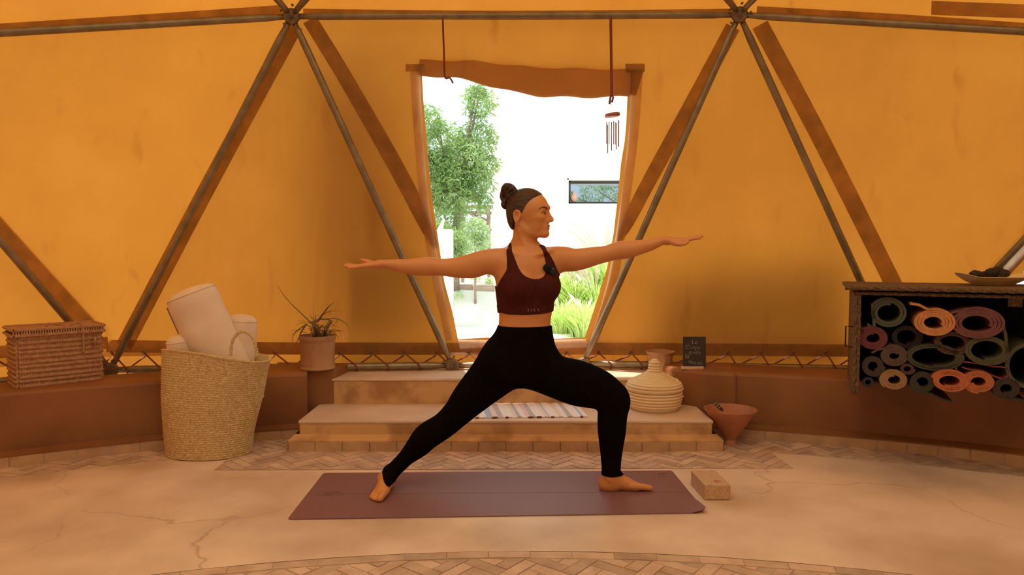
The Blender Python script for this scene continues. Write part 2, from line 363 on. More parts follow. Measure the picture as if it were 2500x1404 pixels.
# ---- bench ring (left and right) with brick plinth
BZ = .40
def bench(name, a0, a1, endfn=None):
    rootm = MB(); n = 40; rows = []
    prof = [(BR, 0), (BR, BZ-.02), (BR+.006, BZ-.006), (BR+.02, BZ), (BR+.36, BZ), (BR+.36, -.02)]
    for k in range(n+1):
        a = a0+(a1-a0)*k/n; w = .004*math.sin(k*1.3)
        rows.append([(BC[0]+(r+w)*math.sin(a), BC[1]+(r+w)*math.cos(a), z) for r, z in prof])
    rootm.grid(rows); rootm.add(rows[0], [tuple(range(6))]); rootm.add(rows[-1], [tuple(range(6))])
    w = obj(name, rootm, 'tadelakt', kind='structure')
    # sloped plinth cap + bricks
    cm = MB(); rows = []
    for k in range(n+1):
        a = a0+(a1-a0)*k/n
        rows.append([(BC[0]+r*math.sin(a), BC[1]+r*math.cos(a), z) for r, z in ((BR-.002, .085), (BR-.05, .066), (BR-.05, .058), (BR, .058))])
    cm.grid(rows); obj('plinth_cap', cm, 'tadelakt', w)
    cm = MB(); rows = [[(BC[0]+r*math.sin(a0+(a1-a0)*k/n), BC[1]+r*math.cos(a0+(a1-a0)*k/n), z) for r, z in ((BR-.044, 0), (BR-.044, .057), (BR, .057))] for k in range(n+1)]; cm.grid(rows); obj('mortar_joint', cm, 'mortar', w)
    nb = int(abs(a1-a0)*BR/.155); da = (a1-a0)/nb
    for k in range(nb):
        b0 = a0+k*da+abs(da)*.03*np.sign(da); b1 = a0+(k+1)*da-abs(da)*.03*np.sign(da); j = random.uniform(-.002, .002)
        b = MB(); c = [(BC[0]+r*math.sin(a), BC[1]+r*math.cos(a), 0) for r, a in ((BR-.048+j, b0), (BR-.048+j, b1), (BR, b1), (BR, b0))]
        b.prism(c, (0, 0, .058)); obj('brick', b, 'brick', w)
    return w
bench('wall_left', -.258, -1.25); bench('wall_right', .235, 1.25)

# ---- steps between the benches
def wpt(px, py, Y): return P(px, py, Y)
sx0, sx1 = P(728, 1028, 4.14)[0], P(1742, 1028, 4.14)[0]
SZ = .172; SZ2 = .338
st = thing('steps', (0, 4.4, 0), kind='structure'); st.name = 'trim_5'; ORG['trim_5'] = ORG.get('steps', (0, 4.4, 0))
def rslab(x0, x1, y0, y1, z0, z1, m, name, par, bv=.012):
    b = MB(); b.box(((x0+x1)/2, (y0+y1)/2, (z0+z1)/2), (x1-x0, y1-y0, z1-z0)); return obj(name, b, m, par, bevel=bv)
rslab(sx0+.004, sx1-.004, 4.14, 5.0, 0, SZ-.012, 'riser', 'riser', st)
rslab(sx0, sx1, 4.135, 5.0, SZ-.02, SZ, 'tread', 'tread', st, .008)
b = MB(); x0, x1 = sx0-.02, sx1+.02
b.add([(x0-.025, 4.085, .066), (x1+.025, 4.085, .066), (x1, 4.142, .092), (x0, 4.142, .092), (x0-.025, 4.085, .058), (x1+.025, 4.085, .058)], [(0, 1, 2, 3), (4, 5, 1, 0)])
b.add([(x0-.025, 4.085, .066), (x0, 4.142, .092), (x0, 4.6, .092), (x0-.025, 4.6, .066), (x0-.025, 4.085, 0), (x0-.025, 4.6, 0)], [(0, 1, 2, 3), (4, 0, 3, 5)])
b.add([(x1+.025, 4.085, .066), (x1, 4.142, .092), (x1, 4.6, .092), (x1+.025, 4.6, .066), (x1+.025, 4.085, 0), (x1+.025, 4.6, 0)], [(0, 1, 2, 3), (4, 0, 3, 5)])
obj('plinth_cap', b, 'riser', st)
b = MB(); b.box(((x0+x1)/2, 4.118, .0285), (x1-x0+.04, .056, .056)); obj('mortar_joint', b, 'mortar', st)
nb = 16; w_ = (x1-x0+.05)/nb
for k in range(nb):
    b = MB(); b.box((x0-.025+(k+.5)*w_, 4.11+random.uniform(-.002, .002), .029), (w_-.006, .052, .058)); obj('brick', b, 'brick', st)
ux0, ux1 = P(800, 930, 4.6)[0], P(1668, 930, 4.6)[0]
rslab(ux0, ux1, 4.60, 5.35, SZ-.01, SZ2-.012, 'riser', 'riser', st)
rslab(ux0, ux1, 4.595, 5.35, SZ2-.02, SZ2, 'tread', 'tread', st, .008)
pl0, pl1 = P(746, 910, 4.55)[0], P(818, 910, 4.6)[0]
b = MB(); b.prism([(pl0-.12, 4.46, 0.0), (pl0, 4.56, 0.0), (pl1, 4.60, 0.0), (pl1+.03, 4.85, 0.0), (pl0-.3, 4.9, 0.0)], (0, 0, BZ-.0015)); obj('bench_end', b, 'tadelakt', st, bevel=.012)
pr0, pr1 = P(1642, 910, 4.6)[0], P(1712, 910, 4.5)[0]
b = MB(); b.prism([(pr0, 4.62, 0.0), (pr0+.05, 4.585, 0), (pr1, 4.49, 0.0), (pr1+.2, 4.42, 0.0), (pr1+.3, 4.85, 0.0), (pr0-.04, 4.85, 0.0)], (0, 0, BZ+.0015)); obj('bench_end', b, 'tadelakt', st, bevel=.02)

# ---- geodesic frame nodes
DC = np.array([.05, -.9, 1.0])
A, B, C_, D = P(270, 903, 4.70), P(1104, 892, 4.94), P(1424, 888, 4.98), P(2200, 903, 4.72)
Lh, Rh = P(712, 40, 4.5), P(1805, 36, 4.5)
Mh, M2 = P(-414, 103, 3.57), P(2960, 103, 3.62)
ang = lambda p: math.degrees(math.atan2(p[0]-DC[0], p[1]-DC[1]))
def rn(a, r, z): a = math.radians(a); return np.array([DC[0]+r*math.sin(a), DC[1]+r*math.cos(a), z])
base = [A, B, C_, D]+[rn(a, 5.95, .36) for a in (47, 70, 93, 116, 139, 160, 180, -160, -139, -116, -93, -70, -47)]
mid = [Lh, Rh, M2, Mh]+[rn(a, 5.5, 2.3) for a in (60, 82, 105, 128, 150, 171, -171, -150, -128, -105, -82, -60)]
upp = [rn(a, 4.2, 3.5) for a in range(-180, 180, 30)]
apex = [rn(a, 2.2, 4.05) for a in range(-180, 180, 60)]; top = rn(0, .001, 4.25)
base.sort(key=ang); mid.sort(key=ang); upp.sort(key=ang); apex.sort(key=ang)
def stitch(Ra, Rb):
    T = []; na, nb = len(Ra), len(Rb); i = j = 0
    aa = [ang(p) for p in Ra]; ab = [ang(p) for p in Rb]; aa += [a+360 for a in aa]; ab += [a+360 for a in ab]
    while i < na or j < nb:
        if j >= nb or (i < na and aa[i+1] <= ab[j+1]): T.append((Ra[i], Ra[(i+1) % na], Rb[j % nb])); i += 1
        else: T.append((Ra[i % na], Rb[(j+1) % nb], Rb[j])); j += 1
    return T
isin = lambda p, s: any(p is q for q in s)
low = [t for t in stitch(base, mid) if not all(isin(p, (B, C_, Lh, Rh)) for p in t)]
hi = stitch(mid, upp); hi2 = stitch(upp, apex); cap = [(apex[i], apex[(i+1) % 6], top) for i in range(6)]
def outw(p, d=.085): v = p-DC; v = v/np.linalg.norm(v); return p+v*d
def plane(a, b, c): n = np.cross(b-a, c-a); return (a, n/np.linalg.norm(n))
walls = {k: thing(k, (0, 0, 0), kind='structure') for k in ('wall_back', 'wall_front', 'ceiling')}
base_r0 = [p for p in base if ang(p) > ang(D)][0]
def inpoly(x, y, pg):
    c = False
    for i in range(len(pg)):
        (x0, y0), (x1, y1) = pg[i], pg[(i+1) % len(pg)]
        if (y0 > y) != (y1 > y) and x < (x1-x0)*(y-y0)/(y1-y0)+x0: c = not c
    return c
GAPS = ([(2458, 712), (2512, 652), (2600, 560), (2640, 720)], [(2434, 668), (2530, 572), (2540, 584), (2448, 672)])
def proj(p): d = np.array(p)-CAM; z = d@_F; return 1250+FPX*d[0]/z, 702-FPX*(d@_U)/z
def panel(t, par, m='canvas', lift=0., t_=None):
    t_ = t_ or t
    a, b_, c = [outw(p) for p in t]
    # hem: stop above the base pipe
    def hem(p): return np.array([p[0], p[1], p[2]]) if p[2] > .6 else p+(np.array([0, 0, 0]))
    gap = isin(M2, t_) and isin(D, t_) and isin(base_r0, t_); mb = MB(); N = 150 if gap else 8; idx = {}; vs = []; nn = np.cross(b_-a, c-a); nn /= np.linalg.norm(nn)
    if np.dot(nn, a-DC) < 0: nn = -nn
    for i in range(N+1):
        for j in range(N+1-i):
            u, v = i/N, j/N; w = 1-u-v; q = a*w+b_*u+c*v; q = q-nn*.5*27*u*v*w*.03
            idx[i, j] = len(vs); vs.append(q)
    fs = []
    for i in range(N):
        for j in range(N-i):
            fs.append((idx[i, j], idx[i+1, j], idx[i, j+1]))
            if j < N-i-1: fs.append((idx[i+1, j], idx[i+1, j+1], idx[i, j+1]))
    if gap: fs = [f for f in fs if not any(inpoly(*proj((vs[f[0]]+vs[f[1]]+vs[f[2]])/3), g) for g in GAPS)]
    mb.add(vs, fs); return obj('fabric_panel', mb, m, par, smooth=True)
# lower panels end at a hem a little above the base ring: shift base-node copies up
HEM = .085
def lifted(p, ref=None): return p+np.array([0, 0, HEM]) if p[2] < .6 else p
backset = []
for t in low:
    par = walls['wall_back'] if np.mean([p[1] for p in t]) > .5 else walls['wall_front']
    panel([lifted(p) for p in t], par, 'canvas' if np.mean([p[1] for p in t]) > .5 else 'dim', t_=t)
for t in hi:
    f_ = np.mean([p[1] for p in t]) > 0; panel(t, walls['ceiling'] if f_ else walls['wall_front'], 'canvas' if f_ else 'dim')
for t in hi2:
    y_ = np.mean([p[1] for p in t]); panel(t, walls['ceiling'], 'light_fill' if y_ > .6 else 'canvas' if y_ > -.5 else 'dim')  # pale sheets added out of view to brighten the floor
for t in cap: panel(t, walls['ceiling'], 'light_fill')
# door panel with opening
fB, fC, fL, fR = [outw(lifted(p)) for p in (B, C_, Lh, Rh)]
DP = plane((fB+fC)/2, fL, fR)
hole_px = [(1030, 182), (1110, 184), (1190, 205), (1260, 222), (1325, 232), (1420, 232), (1532, 232), (1529, 300), (1525, 345), (1516, 400), (1506, 500), (1498, 570), (1482, 655), (1462, 720), (1428, 824), (1350, 827), (1270, 829), (1190, 824), (1118, 828), (1104, 760), (1085, 690), (1072, 600), (1056, 490), (1046, 400), (1040, 320), (1033, 240)]
hole = [RP(x, y, DP) for x, y in hole_px]
quad = [fL, fR, fC, fB]
def onq(x, y):
    """project hole vertex out from centre to the quad outline"""
    c = RP(1275, 520, DP); d = RP(x, y, DP)-c; best = None
    for i in range(4):
        a, b_ = quad[i], quad[(i+1) % 4]
        # solve in x,z
        M_ = np.array([[d[0], -(b_-a)[0]], [d[2], -(b_-a)[2]]]); r = np.array([a[0]-c[0], a[2]-c[2]])
        try: s_, t_ = np.linalg.solve(M_, r)
        except Exception: continue
        if s_ > 0 and -1e-6 <= t_ <= 1+1e-6 and (best is None or s_ < best[0]): best = (s_, a+(b_-a)*t_)
    return best[1]
dir_px = hole_px[:]
outer = [onq(x, y) for x, y in dir_px]
# insert corners exactly
for q in quad:
    j = min(range(len(outer)), key=lambda i: np.linalg.norm(outer[i]-q)); outer[j] = q
rows = []
for t in np.linspace(0, 1, 7):
    r = [o*(1-t)+h*t for o, h in zip(outer, hole)]; rows.append(r+[r[0]])
b = MB(); b.grid(rows); obj('fabric_panel', b, 'canvas', walls['wall_back'], smooth=True)

pl_of = {}
def facet(*nodes): return plane(*[outw(lifted(p)) for p in nodes])
FAL = facet(A, Lh, B); FML = facet(Mh, Lh, A); FRD = facet(Rh, D, C_); FMR = facet(Rh, M2, D)
U0 = min(upp, key=lambda p: abs(ang(p))); FTOP = facet(Lh, Rh, U0)
U1 = min(upp, key=lambda p: abs(ang(p)+30)); U3 = min(upp, key=lambda p: abs(ang(p)-30))
FTL = facet(Lh, Mh, U1); FTR = facet(Rh, M2, U3); FLUU = facet(Lh, U0, U1)
base_l = [p for p in base if ang(p) < ang(A)][-1]; base_r = [p for p in base if ang(p) > ang(D)][0]
FMA = facet(Mh, A, base_l); FMD = facet(M2, D, base_r)
def strip(name, pts, w, pl, m='band', par=None, off=.012, **kw):
    """reinforcing strip sewn on the inner face of the cover; pts are photo measurements on that facet, w its width there"""
    nrm = pl[1]*(1 if np.dot(pl[1], DC-pl[0]) > 0 else -1)
    if not hasattr(w, '__len__'): w = [w]*len(pts)
    q = crom([(x, y, ww) for (x, y), ww in zip(pts, w)], 8) if len(pts) > 2 else np.array([[*(np.array(pts[0])*(1-t)+np.array(pts[1])*t), w[0]*(1-t)+w[1]*t] for t in np.linspace(0, 1, 9)])
    rows = []
    for i in range(len(q)):
        t = q[min(i+1, len(q)-1)][:2]-q[max(i-1, 0)][:2]; t = t/np.linalg.norm(t); nn = np.array([-t[1], t[0]])*q[i][2]/2
        a = RP(*(q[i][:2]+nn), pl)+nrm*off; c = RP(*(q[i][:2]-nn), pl)+nrm*off
        rows.append([a, c, c+nrm*.002, a+nrm*.002, a])
    b = MB(); b.grid(rows); return obj(name, b, m, par or walls['wall_back'], **kw)
strip('seam_strip', [(722, 62), (512, 450), (306, 842)], 40, FAL)
strip('seam_strip', [(757, 48), (850, 200), (975, 420), (1040, 548), (1064, 604)], (36, 36, 38, 32, 10), DP)
strip('seam_strip', [(1788, 66), (1700, 230), (1585, 440), (1530, 545), (1506, 590)], (36, 36, 34, 30, 10), DP)
strip('seam_strip', [(1856, 60), (2010, 350), (2200, 730)], 42, FMR)
strip('seam_strip', [(742, 25), (1250, 30), (1785, 25)], 22, FTOP, par=walls['ceiling'], off=.03)
strip('seam_strip', [(-60, 66), (330, 42), (690, 18)], 26, FTL, par=walls['ceiling'], off=.03)
strip('seam_strip', [(1850, 22), (2180, 40), (2560, 66)], 28, FTR, par=walls['ceiling'], off=.03)
strip('seam_strip', [(-80, 470), (60, 625), (225, 805)], 44, FMA)
strip('seam_strip', [(2600, 490), (2440, 670)], 40, FMD)
strip('patch_strip', [(2275, 10), (2600, 22)], 34, FTR, par=walls['ceiling'], off=.035)
# door edge strips and corner patches
strip('edge_strip', [(1014, 175), (1023, 330), (1038, 500), (1064, 660), (1098, 828)], (24, 22, 22, 22, 18), DP, 'band2', off=.02)
strip('edge_strip', [(1553, 175), (1545, 330), (1521, 520), (1493, 690), (1450, 830)], (30, 24, 22, 24, 20), DP, 'band2', off=.02)
strip('corner_patch', [(992, 166), (1037, 166)], 18, DP, off=.03)
strip('corner_patch', [(1525, 166), (1572, 166)], 20, DP, off=.03)
strip('corner_patch', [(1548, 170), (1540, 232)], (44, 22), DP, off=.026)
strip('door_sill_band', [(1118, 830), (1270, 832), (1430, 828)], 6, DP, 'band2', off=.02)
# hem band
for pl, pts in ((FMA, [(-60, 862), (100, 850), (262, 835)]), (FAL, [(262, 843), (600, 848), (700, 849), (1090, 850)]), (DP, [(1086, 850), (1250, 851), (1440, 848)]), (FRD, [(1436, 850), (1800, 852), (2180, 855)])):
    strip('hem_band', pts, 30, pl, off=.016)
# rolled door flap above the opening
rows = []; top_l = []
for i in range(41):
    t = i/40; x = 1026+t*510
    yb = np.interp(x, [1026, 1110, 1190, 1260, 1325, 1420, 1536], [184, 188, 207, 224, 234, 236, 234]); yt = np.interp(x, [1026, 1150, 1300, 1536], [148, 150, 166, 172])
    hh = (yb-yt)/2; cc = RP(x, (yb+yt)/2, DP); nr = DP[1]*(1 if np.dot(DP[1], DC-DP[0]) > 0 else -1); h = hh/FPX*4.75*1.02; row = []
    for k in range(17):
        q = 2*PI*k/16; row.append(cc+np.array([0, 0, 1])*math.cos(q)*h+nr*(math.sin(q)*h*.6+.01)+np.array([0, 0, 1])*.006*math.sin(x*.05+k))
    rows.append(row)
b = MB(); b.grid(rows); b.add(rows[0][:-1], [tuple(range(16))]); b.add(rows[-1][:-1], [tuple(range(16))])
flap = obj('door_flap', b, 'flapc', walls['wall_back'], smooth=True)
# outer skirt below the hem
sk = MB(); rows = []
ns = [base_l, A, B, C_, D, base_r]
for i in range(len(ns)-1):
    for t in np.linspace(0, 1, 16)[:-1]:
        p = ns[i]*(1-t)+ns[i+1]*t; o = outw(p, .13); o[2] = 0; w = .008*math.sin(len(rows)*1.7)+.006*math.sin(len(rows)*.6)
        nrm = (o-DC); nrm[2] = 0; nrm /= np.linalg.norm(nrm)
        rows.append([np.array([*(o+nrm*(d+w))[:2], z]) for z, d in ((.505, -.01), (.48, .0), (.43, .01), (.36, .02), (.27, .01), (.18, -.02))])
sk.grid(rows); obj('skirt', sk, 'canvas', walls['wall_back'], smooth=True)

# ---- pipes and hubs
dome = thing('dome_frame', (DC[0], DC[1], 0), label='geodesic dome frame of galvanised pipes bolted at star hubs behind the woman', cat='frame')
edges = []
def addE(a, b_):
    if not any((a is x and b_ is y) or (a is y and b_ is x) for x, y in edges): edges.append((a, b_))
for t in low+hi+hi2+cap:
    for i in range(3): addE(t[i], t[(i+1) % 3])
for e in ((Lh, Rh), (B, C_)): addE(*e)
for a, b_ in edges:
    d = b_-a; L_ = np.linalg.norm(d); d = d/L_; r = .023 if not (a[2] < .6 and b_[2] < .6) else .026
    mbp = MB(); s0 = .06; q = [a+d*.02, a+d*.09, a+d*.16, b_-d*.16, b_-d*.09, b_-d*.02]
    mbp.tube(q, [r*.75, r*.8, r, r, r*.8, r*.75], 12)
    obj('pole', mbp, 'pipe', dome, smooth=True)
for p in base+mid+upp+apex+[top]:
    n_ = Vector(p-DC).normalized(); n2 = -n_ if p[2] > .6 else Vector((DC[0]-p[0], DC[1]-p[1], 0)).normalized()
    mbh = MB(); c = Vector(p)+n2*.012
    mbh.tube([c-n2*.02, c+n2*.018, c+n2*.024], [.05, .05, .042], 10)
    h = obj('hub', mbh, 'rust', dome)
    if p[1] > 2:
        b = MB(); b.tube([c+n2*.02, c+n2*.04], .013, 6); b.tube([c+n2*.04, c+n2*.05], .007, 8)
        a_ = n2.orthogonal().normalized(); b2 = n2.cross(a_)
        for k in range(5):
            q = c+(a_*math.cos(k*1.257)+b2*math.sin(k*1.257))*.065+n2*.012; b.tube([q, q+n2*.02], .009, 6)
        obj('bolt', b, 'rust', h)
# eyelets + lacing
lac = MB(); eye = MB()
def basept(px, back=False):
    segs = [(base_l, A), (A, B), (B, C_), (C_, D), (D, base_r)]
    for a, b_ in segs:
        # param where projected x equals px
        pa = 1250+FPX*a[0]/(a[1]*math.cos(TH)-(a[2]-CH)*math.sin(TH)); pb = 1250+FPX*b_[0]/(b_[1]*math.cos(TH)-(b_[2]-CH)*math.sin(TH))
        if pa <= px <= pb: t = (px-pa)/(pb-pa); return a+(b_-a)*t
    return None
ex = list(range(-40, 2200, 79)); pts = []
for x in ex:
    pl = FMA if x < 262 else FAL if x < 1086 else DP if x < 1436 else FRD
    nr = pl[1]*(1 if np.dot(pl[1], DC-pl[0]) > 0 else -1)
    e = RP(x, 859, pl)+nr*.022; lo = basept(x+32)
    if lo is None: continue
    inw = np.array([DC[0]-lo[0], DC[1]-lo[1], 0]); inw /= np.linalg.norm(inw)
    f = lo+inw*.031; bt = lo-inw*.03+np.array([.02, 0, .01]); e2 = RP(x+76, 872, pl)-nr*.03
    if pts: pts.append(e-nr*.05)
    pts += [e, f+np.array([0, 0, .012]), f+np.array([.01, 0, -.01]), lo-np.array([0, 0, .031]), bt, e2]
    eye.lathe([(.008, 0), (.011, .003), (.014, 0), (.011, -.003), (.008, 0)], e+nr*.001, 10, fn=lambda p, i, q: (p[0], p[2], p[1]))
lac.tube(pts, .0055, 6); obj('lacing_cord', lac, 'cord', label='red brown lacing cord zigzagging between cover hem and base pipe', cat='cord')
obj('eyelet', eye, 'pipe', walls['wall_back'], kind='stuff')

# ================================================================ OUTSIDE
mb = MB(); outer_ = []; inn = []
for k in range(48):
    a = 2*PI*k/48; inn.append((.05+6.25*math.sin(a), -.9+6.25*math.cos(a), .22)); outer_.append((70*math.sin(a), 70*math.cos(a), .22))
mb.add(inn+outer_, [(k, (k+1) % 48, 48+(k+1) % 48, 48+k) for k in range(48)]); obj('ground', mb, 'sand', kind='structure')
GZ = .22
def gz(y): return float(np.interp(y, [8.9, 9.35, 12, 13], [GZ, .60, .80, .80]))
def GG(px, py):
    lo, hi_ = 6., 12.
    for _ in range(40):
        m_ = (lo+hi_)/2; lo, hi_ = (m_, hi_) if P(px, py, m_)[2] > gz(m_) else (lo, m_)
    return P(px, py, lo)
b = MB(); b.grid([[(x, y, gz(y)-(.02 if y < 8.95 else 0)+.02*math.sin(x*2+y*3)*(y > 9)) for x in np.linspace(-14, 14, 57)] for y in (8.88, 9.0, 9.1, 9.2, 9.35, 9.7, 10.2, 10.8, 11.4, 12.1)]); obj('garden_bed', b, 'sand', kind='structure')
# house with recessed window
HY = 12.
hx0 = P(1200, 400, HY)[0]; w0 = P(1385, 437, HY); w1 = P(1560, 497, HY)
house = thing('house', (hx0, HY, GZ), label='bright white rendered house outside with a narrow dark framed window', cat='house')
b = MB()
def hb(x0, x1, z0, z1): b.box(((x0+x1)/2, HY+.2, (z0+z1)/2), (x1-x0, .4, z1-z0))
wz0, wz1 = P(1385, 497, HY)[2], P(1385, 435, HY)[2]; wx0, wx1 = w0[0], w1[0]+.5
hb(hx0, wx0, GZ, 6.5); hb(wx1, 9, GZ, 6.5); hb(wx0, wx1, GZ, wz0); hb(wx0, wx1, wz1, 6.5)
b.box(((hx0+9)/2, HY+3.2, (GZ+6.5)/2), (9-hx0, 5.6, 6.5-GZ)); obj('wall', b, 'housew', house)
b = MB(); b.box((wx0+.01, HY+.12, (wz0+wz1)/2), (.03, .2, wz1-wz0)); b.box(((wx0+wx1)/2, HY+.12, wz1-.01), (wx1-wx0, .2, .03)); obj('reveal', b, 'reveal', house)
b = MB()
for x in (wx0+.045, wx1-.03): b.box((x, HY+.2, (wz0+wz1)/2), (.05, .06, wz1-wz0))
for z in (wz0+.02, wz1-.03): b.box(((wx0+wx1)/2, HY+.2, z), (wx1-wx0, .06, .04))
wf = obj('window_frame', b, 'frame', house)
b = MB(); b.box(((wx0+wx1)/2, HY+.225, (wz0+wz1)/2), (wx1-wx0, .008, wz1-wz0-.02), rx=-.12); obj('pane', b, 'pane', wf)
b = MB(); b.lathe([(.02, 0), (.05, .04), (.055, .08), (.03, .13), (.035, .16)], (wx0+.13, HY+.15, wz0+.04), 14, close=True); obj('clay_vase', b, 'vase', label='small pink clay vase standing in the house window', cat='vase', origin=(wx0+.13, HY+.15, wz0+.04), smooth=True)
for k in range(26):
    z = GZ+.1+k*.2; b = MB(); w = random.uniform(.12, .3); b.box((hx0+w/2-.03, HY-.01, z), (w, .06, random.uniform(.13, .18)), ch=.02); obj('quoin_stone', b, 'quoin', house)
def leafmesh(b, p, d, L, W, n):
    d = Vector(d).normalized(); s_ = d.cross(Vector(n)).normalized() if d.cross(Vector(n)).length > 1e-3 else d.orthogonal().normalized(); p = Vector(p)
    m_ = p+d*L*.5-Vector((0, 0, L*.06)); e = p+d*L-Vector((0, 0, L*.22))
    b.add([p, m_+s_*W/2, e, m_-s_*W/2], [(0, 1, 2, 3)])
def tree(name, label, blobs, trunk, nl, L, m, cat='tree', tr=1.):
    t = thing(name, trunk[0], label=label, cat=cat)
    b = MB(); vol = [x[3]**2.2 for x in blobs]; tot = sum(vol)
    for (cx, cy, cz, r), v in zip(blobs, vol):
        for _ in range(int(nl*v/tot)):
            d = Vector((random.gauss(0, 1), random.gauss(0, 1), random.gauss(0, 1))).normalized()
            p = Vector((cx, cy, cz))+Vector((d.x*r, d.y*r*.8, d.z*r))*random.uniform(.35, 1)**.5
            dd = Vector((random.gauss(0, 1), random.gauss(0, 1), random.gauss(-.3, .7)))
            leafmesh(b, p, dd, L*random.uniform(.6, 1.3), L*.24, (random.gauss(0, 1), random.gauss(0, 1), random.gauss(0, 1)))
    obj('foliage', b, m, t, kind='stuff')
    b = MB(); b.tube(trunk, [(.07-.05*i/len(trunk))*(.25 if cat == 'shrub' else 1) for i in range(len(trunk))], 8)
    for cx, cy, cz, r in blobs:
        q = trunk[-2]; b.tube([q, ((q[0]+cx)/2+random.uniform(-.1, .1), (q[1]+cy)/2, (q[2]+cz)/2), (cx, cy, cz+r*.4)], [.03, .02, .008] if cat == 'tree' else [.01, .008, .005], 6)
    obj('trunk', b, 'bark', t, smooth=True); return t
def bl(px, py, r, Y): q = P(px, py, Y); return (q[0], q[1], q[2], r/FPX*Y)
tree('leafy_tree', 'willow-leaved green tree beside the corner of the white house',
     [bl(1075, 350, 60, 9.5), bl(1040, 300, 45, 9.4), bl(1120, 400, 70, 9.6), bl(1165, 340, 50, 9.8), bl(1170, 250, 42, 9.8), bl(1165, 225, 26, 9.8), bl(1190, 400, 30, 9.9), bl(1090, 450, 70, 9.5), bl(1040, 430, 70, 9.5), bl(1150, 440, 55, 9.7), bl(1175, 490, 28, 9.8), bl(1095, 520, 48, 9.5), bl(950, 380, 90, 9.6), bl(880, 460, 90, 9.6)],
     [(P(1110, 640, 9.6)[0], 9.6, gz(9.6)-.02), tuple(P(1110, 640, 9.6)), tuple(P(1112, 560, 9.6)), tuple(P(1125, 470, 9.6)), tuple(P(1120, 380, 9.6))], 17000, .085, 'leaf')
tree('shrub', 'dark green shrub behind the pale gate post under the tree', [bl(1078, 560, 24, 8.9), bl(1110, 585, 26, 8.9), bl(1115, 618, 20, 8.9)], [(P(1105, 660, 8.9)[0], 8.9, GZ), tuple(P(1105, 620, 8.9)), tuple(P(1105, 590, 8.9))], 1800, .06, 'leaf', 'shrub')
tree('shrub', 'pale silvery shrub at the foot of the house corner', [bl(1160, 560, 32, 9.2), bl(1175, 590, 24, 9.2), bl(1135, 600, 20, 9.)], [(P(1160, 640, 9.2)[0], 9.2, gz(9.2)-.02), tuple(P(1160, 600, 9.2)), tuple(P(1160, 570, 9.2))], 1500, .07, 'leaf2', 'shrub')
for i, (px, py, r, lab) in enumerate([(1160, 680, 16, 'low green plant on the path edge, nearest the woman\'s armpit'), (1195, 690, 14, 'small yellow green plant right beside her ribs outside'), (1122, 672, 12, 'low leafy plant under her outstretched arm near the opening edge'), (1120, 725, 11, 'small tuft at the lower left edge of the opening')]):
    q = GG(px, py+10); t = thing('ground_plant', q, label=lab, cat='plant', group='ground plants outside the door')
    b = MB()
    for _ in range(130):
        a = random.uniform(0, 2*PI); d = (math.cos(a)*.7, math.sin(a)*.7, random.uniform(.2, 1.2)); leafmesh(b, (q[0]+math.cos(a)*r/1750*q[1]*.5*random.random(), q[1]+math.sin(a)*.1, q[2]+random.uniform(0, .1)), d, r/1750*q[1]*1.2, .02, (0, 0, 1))
    obj('foliage', b, 'leaf2', t, kind='stuff')
b = MB(); q = P(1090, 560, 8.2); b.box((q[0], q[1], (GZ+q[2])/2), (.145, .16, q[2]-GZ), ch=.012); obj('gate_post', b, 'rock', label='pale stone post outside at the left edge of the opening', cat='post', origin=(q[0], q[1], GZ))
b = MB(); q = P(1078, 545, 8.0); b.tube([(q[0]-.02, q[1], GZ), (q[0]-.03, q[1], q[2]-.1), (q[0]+.03, q[1], q[2]+.05)], [.05, .035, .012], 8); obj('cactus', b, 'rock', label='slim pale spiky stem in front of the stone post', cat='plant', origin=(q[0], q[1], GZ), smooth=True)
# rustic fence of branches
fn = thing('branch_fence', (P(1165, 560, 10.4)[0], 10.4, gz(10.4)), label='rustic brown branch fence under the tree by the house', cat='fence')
for p0, p1, r in (((1120, 504), (1200, 507), .025), ((1130, 519), (1200, 521), .022), ((1166, 500), (1175, 600), .03), ((1190, 500), (1192, 560), .03), ((1150, 520), (1198, 565), .03), ((1165, 530), (1196, 545), .025), ((1128, 500), (1129, 690), .028), ((1192, 555), (1193, 690), .028)):
    b = MB(); b.tube([P(*p0, 10.4), P((p0[0]+p1[0])/2+2, (p0[1]+p1[1])/2-1, 10.4), P(*p1, 10.4)], r, 7); obj('rail', b, 'bark', fn, smooth=True)
for px0, px1, py, lab in ((1115, 1160, 703, 'flat reddish stone slab on the path, left one'), (1160, 1212, 706, 'flat reddish stone slab on the path, right one')):
    q0, q1 = GG(px0, py), GG(px1, py); b = MB(); b.box(((q0[0]+q1[0])/2, q0[1], q0[2]), (q1[0]-q0[0]-.04, .5, .12), ch=.015); obj('stone_slab', b, 'path', label=lab, cat='stone', group='path slabs', origin=((q0[0]+q1[0])/2, q0[1], q0[2]))
def rock(px, py, s, lab):
    q = GG(px, py); b = MB(); bm = bmesh.new(); bmesh.ops.create_icosphere(bm, subdivisions=3, radius=s)
    for v in bm.verts: v.co *= 1+.18*math.sin(v.co.x*9/s+px)*math.sin(v.co.y*7/s)+.1*math.sin(v.co.z*11/s); v.co.z *= .6
    b.add([(v.co.x+q[0], v.co.y+q[1], v.co.z+q[2]+s*.3) for v in bm.verts], [[v.index for v in f.verts] for f in bm.faces]); bm.free()
    obj('rock', b, 'rock', smooth=True, label=lab, cat='rock', origin=tuple(q))
rock(1375, 728, .16, 'large pale rock in the grass right of her chest'); rock(1382, 775, .12, 'pale rock lower in the lime grass right of her waist')
rock(1150, 655, .22, 'pale boulder behind her outstretched arm by the garden path')
